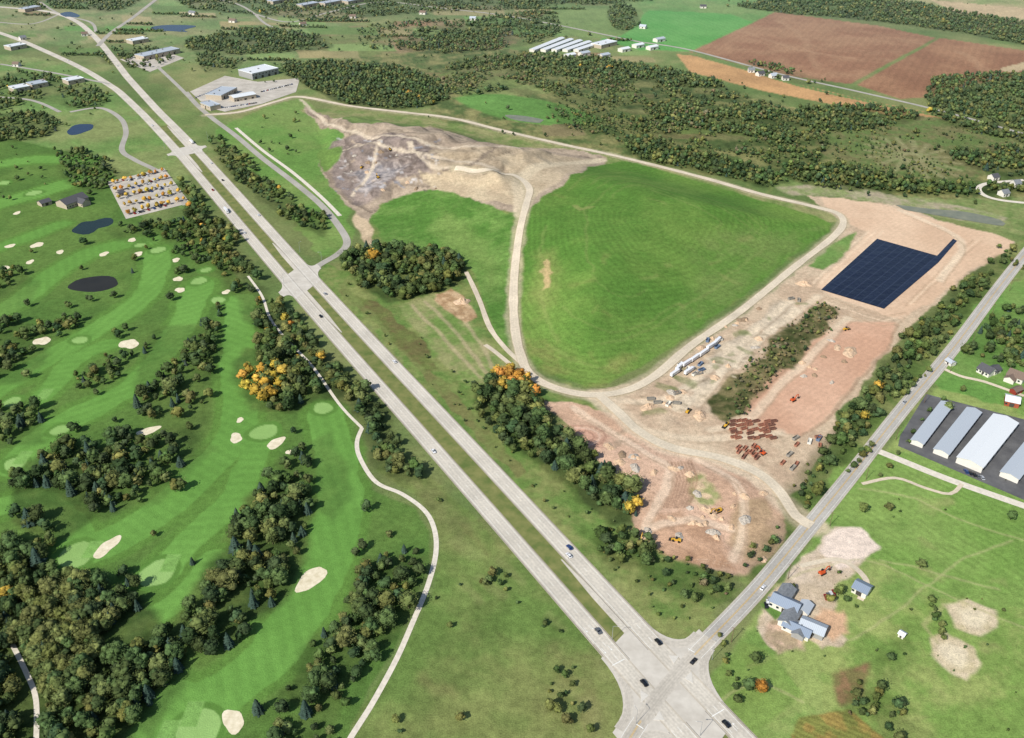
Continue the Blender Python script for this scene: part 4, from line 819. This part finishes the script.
def excavator(u,v,rot,pm,label):
    x,y,z=P1(u,v); r=bpy.data.objects.new('excavator',None); col.objects.link(r); r.location=(x,y,z+.1); r.rotation_euler=(0,0,rot); r.scale=(.9,)*3; meta(r,label,'excavator',None,'earthmoving machines')
    for s in (-1.25,1.25):
        b=MB(); b.prism([(-2,.1),(-2.3,.5),(-2,.95),(2,.95),(2.3,.5),(2,.1)],s-.3,s+.3); mk('track',b.mesh('track',[M_trk]),r)
    b=MB(); b.box(-2.4,1.5,-1.3,1.3,1.1,2.1).box(-2.6,-1.0,-1.2,1.2,2.1,2.5); mk('body',b.mesh('body',[pm],.1),r)
    b=MB(); b.prism([(-.2,2.1),(-.2,3.2),(1.1,3.2),(1.6,2.4),(1.6,1.5)],.35,1.3); mk('cab',b.mesh('cab',[M_cg],.05),r)
    b=MB(); b.prism([(1.2,1.7),(3.4,4.6),(5.4,4.4),(5.3,4.0),(3.6,4.0),(1.8,1.5)],-.25,.2); bo=mk('boom',b.mesh('boom',[pm]),r)
    b=MB(); b.prism([(5.2,4.6),(5.6,4.4),(6.4,1.6),(6.1,1.5)],-.2,.15); st=mk('stick',b.mesh('stick',[pm]),bo)
    b=MB(); b.prism([(5.6,1.7),(6.5,1.7),(6.7,.9),(6.1,.3),(5.3,.6)],-.55,.5); mk('bucket',b.mesh('bucket',[M_trk]),st)
def loader(u,v,rot,pm,label):
    x,y,z=P1(u,v); r=bpy.data.objects.new('wheel_loader',None); col.objects.link(r); r.location=(x,y,z+.1); r.rotation_euler=(0,0,rot); r.scale=(.9,)*3; meta(r,label,'loader',None,'earthmoving machines')
    b=MB(); b.prism([(-3.2,.8),(-3.2,2.1),(-.8,2.3),(.6,1.5),(2.2,1.3),(2.2,.8)],-1.0,1.0); mk('body',b.mesh('body',[pm],.1),r)
    b=MB(); b.box(-.9,.6,-.8,.8,2.0,3.3,0,.15,.1); mk('cab',b.mesh('cab',[M_cg],.05),r)
    b=MB(); b.prism([(1.5,1.4),(3.4,.9),(3.4,.6),(1.5,1.0)],-.8,.8); ar_=mk('lift_arm',b.mesh('lift_arm',[pm]),r)
    b=MB(); b.prism([(3.4,.2),(3.4,1.3),(3.7,1.3),(3.8,.4),(4.7,.2)],-1.5,1.5); mk('bucket',b.mesh('bucket',[M_trk]),ar_)
    w=MB(); w.cyl((0,-.3,0),.75,.6,'y',14); wm=w.mesh('wheel',[M_tyre])
    for xx in (-2,1.7):
        for yy in (-1.2,1.2): o=mk('wheel',wm,r); o.location=(xx,yy,.75)
for a in ((793,401,.6,M_or,'orange crawler excavator on bare earth'),(762,454,2.2,M_or,'orange crawler excavator beside scrap containers'),(640,543,1.2,M_ye,'yellow excavator digging in pink soil'),(718,512,3.6,M_ye,'yellow excavator on a dirt mound'),(378,178,2,M_ye,'yellow excavator at the landfill working face'),(822,574,.5,M_or,'orange excavator in the farmyard gravel')): excavator(*a)
for a in ((688,412,1.,M_ye,'yellow wheel loader in the recycling yard'),(726,426,4.,M_ye,'yellow wheel loader in the recycling yard'),(846,330,.4,M_ye,'yellow wheel loader crossing graded earth'),(362,168,1.2,M_ye,'yellow wheel loader at the landfill working face'),(676,541,2.8,M_ye,'yellow wheel loader on bare soil'),(390,150,5,M_ye,'yellow wheel loader at the landfill working face')): loader(*a)
def contmesh(m,s=1.):
    b=MB(); Lh,w,h=2.8*s,1.15*s,1.7*s
    b.box(-Lh,Lh,-w,w,0,.15).box(-Lh,Lh,-w,-w+.12,.15,h).box(-Lh,Lh,w-.12,w,.15,h).box(-Lh,-Lh+.12,-w+.12,w-.12,.15,h).box(Lh-.12,Lh,-w+.12,w-.12,.15,h)
    for k in range(6):
        x=-Lh+.4*s+k*.92*s; b.box(x,x+.15,-w-.1,-w,.1,h-.1).box(x,x+.15,w,w+.1,.1,h-.1)
    return b.mesh('container',[m])
M_rust=mm('rusted_steel',(150,104,86),ns=1.5,na=.3,rough=.8); M_dkr=mm('dark_rusted_steel',(120,86,74),ns=1.5,na=.3); M_wt=mm('white_steel',(206,204,196),ns=1,na=.15); M_dg=mm('weathered_grey_steel',(140,136,128),ns=1); M_bl=mm('blue_steel',(98,116,140),ns=1)
CM={k:contmesh(v,.85 if k in 'rk' else 1) for k,v in dict(r=M_rust,k=M_dkr,w=M_wt,g=M_dg,b=M_bl).items()}
NM=dict(r='dull rust red',k='dark rusty',w='white',g='weathered grey',b='blue')
def conts(u0,v0,u1,v1,nu,nv,kinds,rot,where,grp,drop=.15,jit=2.,rj=.12):
    for i in range(nu):
        for j in range(nv):
            if random.random()<drop: continue
            a,b=(i+.5)/nu,(j+.5)/nv
            x,y,z=P1(u0+(u1-u0)*a+random.uniform(-1,1),v0+(v1-v0)*b+random.uniform(-1,1)); k=random.choice(kinds)
            x+=random.uniform(-jit,jit); y+=random.uniform(-jit,jit); z=float(Hgt(x,y))
            o=mk('waste_container',CM[k]); o.location=(x,y,z+.15); o.rotation_euler=(0,0,rot+random.uniform(-rj,rj)); meta(o,f'{NM[k]} open top steel container {where}','container',None,grp)
conts(730,420,776,440,8,5,'rrrkk',.3,'parked on bare earth','scrap containers in rows',.15,.8,.1)
conts(738,446,760,458,4,3,'rrk',.9,'parked on bare earth','scrap containers in rows')
conts(645,392,690,406,6,2,'ggwgw',.5,'in the recycling yard','scattered yard containers',.35,3,.6)
conts(674,362,700,376,4,3,'wwwbwg',.8,'in the recycling yard','scattered yard containers',.4,3,.6)
conts(700,338,726,350,4,2,'wgwb',.8,'in the recycling yard','scattered yard containers',.5,3,.6)
conts(796,436,826,448,4,2,'rwgb',.8,'beside the hedgerow','scattered yard containers',.5,3,.6)
conts(780,452,796,476,2,3,'rgg',1.2,'beside the hedgerow','scattered yard containers',.4,3,.6)
conts(780,296,798,304,3,1,'gbw',.8,'beside the haul road','scattered yard containers',.4,3,.6)
def heap(u,v,r,h,m,label):
    x,y,z=P1(u,v); rr=random.Random(int(u*v)); V=[(0,0,h)]; Fs=[]; n=18; R=6
    for j in range(1,R+1):
        for i in range(n):
            a=2*math.pi*(i+.5*(j%2))/n; t=j/R; q=r*t*(1+.18*math.sin(2*a+u)+.1*math.sin(5*a+v)); hh=h*(1-t)**1.1*(1+rr.uniform(-.3,.3)) if j<R else -.8
            V.append((q*math.cos(a),q*math.sin(a)*.75,hh))
    for i in range(n): Fs.append((0,1+i,1+(i+1)%n))
    for j in range(R-1):
        b=1+j*n
        for i in range(n): Fs.append((b+i,b+n+i,b+n+(i+1)%n,b+(i+1)%n))
    me=bpy.data.meshes.new('spoil_heap'); me.from_pydata(V,[],Fs); me.materials.append(m); o=mk('spoil_heap',me); o.location=(x,y,z); o.rotation_euler=(0,0,rr.uniform(0,6)); meta(o,label,'spoil heap',None,'heaps of spoil')
M_h1=mm('tan_spoil',(194,168,140),ns=.5,na=.22); M_h2=mm('grey_rubble',(172,164,152),ns=.9,na=.3); M_h3=mm('dark_compost',(140,120,98),ns=.8,na=.25)
zones=[(650,760,340,420,1),(690,770,490,560,0),(640,720,505,545,0),(800,850,340,390,0),(700,760,300,350,2),(345,440,145,190,0),(600,700,440,500,3)]
for k in range(84):
    zone=zones[k%7]
    u=random.uniform(zone[0],zone[1]); v=random.uniform(zone[2],zone[3])
    if zone[4]==1: v=416-(u-650)*.72+random.uniform(-12,8)
    if zone[4]==2: v=350-(u-700)*.75+random.uniform(-4,6)
    if zone[4]==3: v=430+(u-600)*.3+random.uniform(10,40)
    mt,lb=random.choice([(M_h1,'tan heap of excavated soil'),(M_h2,'grey heap of crushed rubble'),(M_h1,'tan heap of excavated soil'),(M_h3,'dark brown heap of compost')])
    heap(u,v,random.uniform(2,5),random.uniform(1.0,2.6),mt,lb)
for u,v,r,h in ((462,302,8,4),(804,284,8,3),(850,352,9,3.),(700,415,7,3),(648,407,6,3)): heap(u,v,r,h,M_h1,'tan heap of excavated soil')
M_pole=mm('galvanised_steel',(150,152,152),ns=2); M_wood=mm('weathered_timber',(110,92,74),ns=2)
lp=MB(); lp.cyl((0,0,0),.14,10,'z',8,0,.08).box(-.06,2.6,-.06,.06,9.85,10.0); lm=lp.mesh('pole',[M_pole]); lh=MB(); lh.box(2.3,3.1,-.18,.18,9.7,9.88); lhm=lh.mesh('lamp_head',[M_wt],.03)
for u,v,r in ((612,640,0),(636,724,2),(712,660,4),(700,736,3),(284,284,0),(322,262,3),(300,252,1),(165,150,0),(208,140,2)):
    x,y,z=P1(u,v); e=bpy.data.objects.new('street_lamp',None); col.objects.link(e); e.location=(x,y,z+.1); e.rotation_euler=(0,0,r); meta(e,'tall galvanised street lamp beside the junction','street lamp',None,'street lamps at the junctions'); mk('pole',lm,e); mk('lamp_head',lhm,e)
up=MB(); up.cyl((0,0,0),.18,11,'z',8,0,.12); upm=up.mesh('pole',[M_wood]); ua=MB(); ua.box(-.08,.08,-1.2,1.2,10.2,10.36); uam=ua.mesh('crossarm',[M_wood])
for k in range(14):
    q=off(cty,-9)[min(len(cty)-1,22+k*11)]; e=bpy.data.objects.new('utility_pole',None); col.objects.link(e); e.location=(q[0],q[1],0); t=cty[40]-cty[30]; e.rotation_euler=(0,0,math.atan2(t[1],t[0])); meta(e,'wooden utility pole beside the county road','utility pole',None,'utility poles along the road'); mk('pole',upm,e); mk('crossarm',uam,e)
# ------------------------------------------------------------ TREES
def ico(s):
    b=bmesh.new(); bmesh.ops.create_icosphere(b,subdivisions=s,radius=1); b.verts.ensure_lookup_table(); I=np.array([v.co[:] for v in b.verts]); T=np.array([[v.index for v in f.verts] for f in b.faces]); b.free(); return I,T
I1,T1=ico(1)
if len(I1)<20: I1,T1=ico(2)
def crown(seed,lod):
    r=np.random.default_rng(seed); Vs=[];Ts=[];Bs=[];n=0
    nl={0:17,1:7,2:2}[lod]
    for k in range(nl):
        if k==0: c=np.array([0,0,.54]); rad=np.array([.25,.25,.28])
        else:
            a=r.uniform(0,6.28); q=r.uniform(.14,.30); z=r.uniform(.34,.84); q*=1-.75*max(0,z-.6)/.4
            c=np.array([q*math.cos(a),q*math.sin(a),z]); rad=np.array([1,1,.8])*r.uniform(.09,.16)
            if lod==1: rad*=1.2
            if lod==2: rad*=1.5
        j=1+r.uniform(-.35,.35,(len(I1),1)); v=c+I1*rad*j; v[:,2]=np.maximum(v[:,2],.13)
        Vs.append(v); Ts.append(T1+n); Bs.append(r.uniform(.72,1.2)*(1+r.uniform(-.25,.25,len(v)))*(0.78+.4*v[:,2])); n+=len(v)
    nq={0:520,1:90,2:16}[lod]; sz={0:.028,1:.045,2:.085}[lod]
    d=r.normal(size=(nq,3)); d/=np.linalg.norm(d,axis=1)[:,None]; c=np.array([0,0,.57])+d*np.array([.37,.37,.38])*r.uniform(.75,1.12,(nq,1)); c[:,2]=np.clip(c[:,2],.18,1.02)
    a=r.normal(size=(nq,3)); a/=np.linalg.norm(a,axis=1)[:,None]; b=np.cross(a,r.normal(size=(nq,3))); b/=np.linalg.norm(b,axis=1)[:,None]
    s=sz*r.uniform(.6,1.6,(nq,1)); v=np.stack([c-a*s,c+a*s*.8+b*s*.5,c+b*s*1.3-a*.3*s],1).reshape(-1,3); Vs.append(v); Ts.append(np.arange(nq*3).reshape(-1,3)+n); Bs.append(np.repeat(r.uniform(.65,1.5,nq),3))
    return np.concatenate(Vs),np.concatenate(Ts),np.concatenate(Bs)
def conifer(seed,lod):
    r=np.random.default_rng(seed); Vs=[];Ts=[];Bs=[];n=0; L={0:9,1:6,2:3}[lod]; S={0:16,1:10,2:7}[lod]
    for k in range(L):
        t=k/L; z0=.06+.86*t; rad=.25*(1-t)**.85+.03; hh=.34*(1-t*.5) if lod==2 else .2
        ring=[]
        for i in range(S):
            a=2*math.pi*(i+r.uniform(-.2,.2))/S; q=rad*(1.15 if i%2 else .75)*r.uniform(.85,1.15); ring.append((q*math.cos(a),q*math.sin(a),z0+r.uniform(-.03,.02)))
        v=np.array(ring+[(0,0,min(1.0,z0+hh))]); Vs.append(v); Ts.append(np.array([(i,(i+1)%S,S) for i in range(S)])+n); Bs.append(np.append(r.uniform(.8,1.3,S),.75)); n+=S+1
    return np.concatenate(Vs),np.concatenate(Ts),np.concatenate(Bs)
def trunk(seed,r0=.022,simple=False):
    r=np.random.default_rng(seed); Vs=[];Ts=[];n=0
    def tube(a,b,ra,rb,S=6):
        nonlocal n
        a=np.array(a,float);b=np.array(b,float);d=b-a;d/=np.linalg.norm(d);u=np.cross(d,[0.3,1,.1]);u/=np.linalg.norm(u);w=np.cross(d,u)
        for c,q in ((a,ra),(b,rb)):
            for i in range(S): t=2*math.pi*i/S; Vs.append(c+u*q*math.cos(t)+w*q*math.sin(t))
        for i in range(S): j=(i+1)%S; Ts.append((n+i,n+j,n+S+j)); Ts.append((n+i,n+S+j,n+S+i))
        n+=2*S
    if simple: tube((0,0,-.02),(0,0,.5),r0,r0*.5,3)
    else:
        tube((0,0,-.02),(0,0,.35),r0,r0*.75); tube((0,0,.35),(.01,.01,.7),r0*.75,r0*.3)
        for k in range(5):
            a=r.uniform(0,6.28); z=r.uniform(.25,.45); tube((0,0,z),(.2*math.cos(a),.2*math.sin(a),z+.2),r0*.45,r0*.15,5)
    return np.array(Vs),np.array(Ts)
TC={'g':(.070,.106,.034),'d':(.047,.076,.030),'o':(.122,.140,.044),'c':(.046,.076,.056),'y':(.42,.29,.05),'r':(.42,.21,.045),'n':(.145,.125,.066)}
TR=[]
def free(x,y,pad=3.0):
    ok=np.ones(len(x),bool)
    for w,hw in ROADS:
        lo=w.min(0)-hw-pad; hi=w.max(0)+hw+pad; s=(x>lo[0])&(x<hi[0])&(y>lo[1])&(y<hi[1])&ok
        if s.any(): ok[s]=ldist(w,x[s],y[s])>hw+pad
    for c,r in BKC: ok&=((x-c[0])**2+(y-c[1])**2)>r*r
    ok&=((x-X0[0])**2+(y-X0[1])**2)>42**2
    return ok
BKC+=[(np.array(P1(u,v)[:2]),max(rx,ry)+4) for u,v,rx,ry,_,_,_ in ponds]+[(np.array(P1(u,v)[:2]),r+3) for u,v,r in GREENS]
for o in bpy.data.objects:
    if o.type=='EMPTY' and o.get('category') in ('house','barn','farmhouse','warehouse','clubhouse','shed','storage building','office'):
        BKC.append((np.array([o.location.x,o.location.y]),{'warehouse':26,'clubhouse':22,'farmhouse':22,'storage building':22}.get(o['category'],11)))
FWW=[(cr(P(w),14),wd*.5) for w,wd in FW]
for px,sp,kinds,hr,thr,where,jit in WOODS:
    w=cr(P(px),25,True); x0,y0=w.min(0); x1,y1=w.max(0)
    X,Y=np.meshgrid(np.arange(x0,x1,sp),np.arange(y0,y1,sp*.92)); X=X+((np.arange(X.shape[0])%2)*sp/2)[:,None]; X=X.ravel()+rng.uniform(-jit,jit,X.size)*sp; Y=Y.ravel()+rng.uniform(-jit,jit,Y.size)*sp
    s=sdist(w,X,Y)+(fbm(X,Y,25,2,5)-.5)*16; cl=fbm(X,Y,34,4,90,.65)
    cl2=(cl-.5)*2+.5
    ok=(s>0)&((cl2+rng.uniform(-.16,.16,len(X)))>thr); X,Y=X[ok],Y[ok]
    if len(X)==0: continue
    ok=free(X,Y)
    if 'fairway' in where or 'cart' in where or 'belt beside the highway' in where:
        for fw,hw in FWW: ok&=ldist(fw,X,Y)>hw+2
    X,Y=X[ok],Y[ok]
    if len(X)==0: continue
    ks=list(kinds); wt=np.array([kinds[k] for k in ks],float); wt/=wt.sum()
    kk=rng.choice(ks,len(X),p=wt); hh=(hr[0]+(hr[1]-hr[0])*rng.random(len(X))**1.25)*rng.choice([.65,.9,1,1.12],len(X))
    for a,b,c,d in zip(X,Y,kk,hh): TR.append((a,b,c,d,where))
def single(u,v,k,h,where):
    x,y,_=P1(u,v); TR.append((x,y,k,h,where))
for x,y in LOTTREES: TR.append((x,y,random.choice('rryyyy'),random.uniform(5.,7.),'in a parking lot island'))
for u,v in ((494,384),(500,382),(508,380),(516,384),(524,388),(512,389),(530,393),(503,390),(520,380),(498,377),(510,375),(527,383),(536,397)): single(u,v,'r' if u%4==0 else 'y',random.uniform(10,13),'at the edge of the tree belt')
for u,v,k in ((250,376,'y'),(258,384,'y'),(266,390,'y'),(274,382,'y'),(283,376,'y'),(262,374,'y'),(246,390,'y'),(288,393,'o'),(272,398,'y'),(256,396,'y'),(292,384,'o'),(268,382,'y'),(280,388,'y'),(244,380,'r'),(276,370,'y'),(264,402,'y'),(176,492,'o'),(182,490,'o'),(28,378,'o'),(14,352,'o'),(20,566,'o'),(10,600,'y'),(24,596,'o'),(636,508,'y'),(628,514,'y'),(760,692,'r')): single(u,v,k,random.uniform(9,12) if v<410 and 240<u<300 else random.uniform(7,10),'among green trees')
golfW=P(GOLF)
def batch(us_,vs_,choices,h0,h1,where,pad=3.,inside=None,outside=None,margin=2,fair=False,cond=None):
    us_=np.array(us_); vs_=np.array(vs_)
    if cond is not None: k=cond(us_,vs_); us_,vs_=us_[k],vs_[k]
    p=P(np.column_stack([us_,vs_])); x,y=p[:,0],p[:,1]; ok=free(x,y,pad)
    if inside is not None: ok&=sdist(inside,x,y)>margin
    if outside is not None: ok&=sdist(outside,x,y)<0
    if fair:
        for fw,hw in FWW: ok&=ldist(fw,x,y)>hw+2
    for a,b in zip(x[ok],y[ok]): TR.append((a,b,random.choice(choices),random.uniform(h0,h1),where))
R_=lambda a,b,n: rng.uniform(a,b,n)
batch(R_(-10,420,330),R_(235,735,330),'gggddcodo',4.5,10,'standing alone on golf course turf',inside=golfW,margin=6,fair=True)
batch(R_(-20,1050,1000),R_(0,205,1000),'ggddoo',2,8,'in open country',cond=lambda u,v: ~((300<u)&(u<850)&(v>100+(u-300)*.17)) & ~((590<u)&(v>8)&(v<125)&(v<60+(u-640)*.18)) & ~((u>100)&(u<260)&(v>80)))
for a_,b_ in HEDGE:
    n_=int(abs(b_[0]-a_[0])*.9)
    t_=np.linspace(0,1,max(3,n_)); batch(a_[0]+(b_[0]-a_[0])*t_,a_[1]+(b_[1]-a_[1])*t_+R_(-.3,.3,len(t_)),'ggddo',3,7.5,'in a field hedgerow')
LDW=P(LD); uu=R_(340,740,110); batch(uu,uu*.93-30+R_(-25,45,110),'ggo',1.5,4,'on the rough highway verge',pad=4,outside=LDW,cond=lambda u,v:(v>280)&(v<640))
MFW=P([(350,760),(400,660),(440,540),(400,470),(470,520),(560,610),(630,690),(625,760)])
batch(R_(380,640,34),R_(480,735,34),'ggood',1.5,5,'on rough grass',inside=MFW)
SEW=P(SE); batch(R_(730,1020,45),R_(470,735,45),'ggo',1,3,'in rough pasture',pad=5,inside=SEW,margin=5)
batch(R_(940,1020,60),R_(270,385,60),'ggod',4,9,'on a farmhouse lawn',pad=4,inside=SEW,margin=10)
hedge=[(850,470,868,450),(905,398,925,374),(718,640,740,700),(930,600,942,640),(880,480,940,400),(1000,250,1024,270)]
for a,b,c,d in hedge:
    for t in np.linspace(0,1,8): single(a+(c-a)*t+random.uniform(-3,3),b+(d-b)*t+random.uniform(-3,3),random.choice('ggo'),random.uniform(3,6),'in a hedge line')
for u,v in ((920,568),(985,352),(962,392),(948,410),(1018,352),(1000,360),(888,510),(862,512),(838,595),(846,602),(1010,520),(756,662),(748,690),(792,590),(830,602)): single(u,v,random.choice('ggo'),random.uniform(5,8),'beside the farm buildings')
tx=np.array([t[0] for t in TR]); ty=np.array([t[1] for t in TR]); tz=Hgt(tx,ty); pu,pv,pd=pix(tx,ty,tz)
keep=(pu>-130)&(pu<1150)&(pv>-20)&(pv<800); inview=(pu>4)&(pu<1020)&(pv>4)&(pv<738)
M_leaf=attrmat('tree_foliage',rough=.9,scales=((.5,.3),),bump=0,spec=.08,det=2); M_bark=mm('tree_bark',(92,78,64),ns=2)
hts=np.array([t[3] for t in TR]); order=np.argsort(pd/np.maximum(hts,1)); iscon=np.array([t[2]=='c' for t in TR])
nearset=set()
for flag,lim in ((True,110),(False,300)):
    c=0
    for i in order:
        if inview[i] and iscon[i]==flag: nearset.add(int(i)); c+=1
        if c>=lim: break
protos={}
def proto(k,s):
    if (k,s) in protos: return protos[(k,s)]
    Vv,Tt,Bb=(conifer if k=='c' else crown)(100+s,0); rr=random.Random(s*31+ord(k)); jit=rr.uniform(.78,1.25)
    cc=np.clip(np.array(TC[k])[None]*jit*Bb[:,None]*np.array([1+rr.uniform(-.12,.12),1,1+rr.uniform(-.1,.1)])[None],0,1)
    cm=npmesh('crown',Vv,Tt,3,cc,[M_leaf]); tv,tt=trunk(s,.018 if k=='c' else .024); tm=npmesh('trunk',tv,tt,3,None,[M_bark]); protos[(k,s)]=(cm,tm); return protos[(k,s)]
KN={'n':('deciduous_tree','brownish bushy tree','tree'),'g':('deciduous_tree','full green deciduous tree','tree'),'d':('deciduous_tree','dark green deciduous tree','tree'),'o':('deciduous_tree','olive green deciduous tree','tree'),'c':('conifer_tree','dark blue green conifer','conifer tree'),'y':('autumn_tree','yellow autumn tree','tree'),'r':('autumn_tree','orange autumn tree','tree')}
for i in nearset:
    x,y,k,h,where=TR[i]; k=str(k); cm,tm=proto(k,random.randrange(7)); nm,lb,ct_=KN[k]
    e=bpy.data.objects.new(nm,None); col.objects.link(e); e.location=(x,y,float(tz[i])); e.rotation_euler=(0,0,random.uniform(0,6.28)); sxy=random.uniform(.85,1.3)
    e.scale=(h*sxy,h*sxy*random.uniform(.9,1.1),h); meta(e,f'{lb} {where}',ct_,None,'trees on the turf and verges'); mk('trunk',tm,e); mk('crown',cm,e)
rest=[int(i) for i in np.where(keep)[0] if int(i) not in nearset]
VV=[];TT=[];CCc=[];n=0; libs={}
for lod in (1,2):
    for s in range(8):
        for con in (0,1):
            v,t,b=(conifer if con else crown)(500+s,lod)
            if lod==1:
                tv,tt=trunk(s,simple=True); libs[(lod,s,con)]=(np.concatenate([v,tv]),np.concatenate([t,tt+len(v)]),np.concatenate([b,np.full(len(tv),-1.)]))
            else: libs[(lod,s,con)]=(v,t,b)
for i in rest:
    x,y,k,h,where=TR[i]; k=str(k); lod=1 if (pd[i]<950 and h>4) else 2; v,t,b=libs[(lod,random.randrange(8),int(k=='c'))]
    a=random.uniform(0,6.28); ca,sa=math.cos(a),math.sin(a); sxy=random.uniform(.85,1.35)*h
    o=np.empty_like(v); o[:,0]=x+sxy*(v[:,0]*ca-v[:,1]*sa); o[:,1]=y+sxy*(v[:,0]*sa+v[:,1]*ca); o[:,2]=tz[i]+h*v[:,2]
    c=np.array(TC[k])*random.uniform(.70,1.35)*np.array([random.uniform(.85,1.2),1,random.uniform(.85,1.15)])
    f=float(np.clip((y-950)/1700,0,1))*.18; c=c*(1-f)+np.array([.22,.275,.28])*f  # same aerial haze blended into the foliage colour of remote trees
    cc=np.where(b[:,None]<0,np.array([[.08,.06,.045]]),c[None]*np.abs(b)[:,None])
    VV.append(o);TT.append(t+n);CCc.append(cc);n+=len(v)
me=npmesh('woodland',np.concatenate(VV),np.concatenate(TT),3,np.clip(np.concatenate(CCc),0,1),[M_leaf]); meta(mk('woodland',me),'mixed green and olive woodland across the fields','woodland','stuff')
# ------------------------------------------------------------ light, sky, camera
w=bpy.data.worlds.new('World'); sc.world=w; w.use_nodes=True; Nn=w.node_tree.nodes; Ll=w.node_tree.links
sk=Nn.new('ShaderNodeTexSky'); sk.sky_type='NISHITA'; sk.sun_disc=False; sk.sun_elevation=math.radians(41); sk.sun_rotation=math.radians(222)
Ll.new(sk.outputs[0],Nn['Background'].inputs['Color']); Nn['Background'].inputs['Strength'].default_value=.11
sd_=bpy.data.lights.new('sun','SUN'); sd_.energy=4.95; sd_.angle=math.radians(.5); sd_.color=(1,.955,.88); so=bpy.data.objects.new('sun',sd_); col.objects.link(so)
el=math.radians(41); az=math.radians(42); so.rotation_euler=Vector((math.sin(az)*math.cos(el),math.cos(az)*math.cos(el),-math.sin(el))).to_track_quat('-Z','Y').to_euler()
cd=bpy.data.cameras.new('camera'); cam=bpy.data.objects.new('camera',cd); col.objects.link(cam); cam.location=(0,0,HC); cam.rotation_euler=(math.pi/2-PT,0,0)
cd.sensor_width=36; cd.lens=F/1024*36; cd.clip_start=1; cd.clip_end=200000; sc.camera=cam
sc.view_settings.view_transform='Standard'; sc.view_settings.look='None'; sc.view_settings.exposure=0
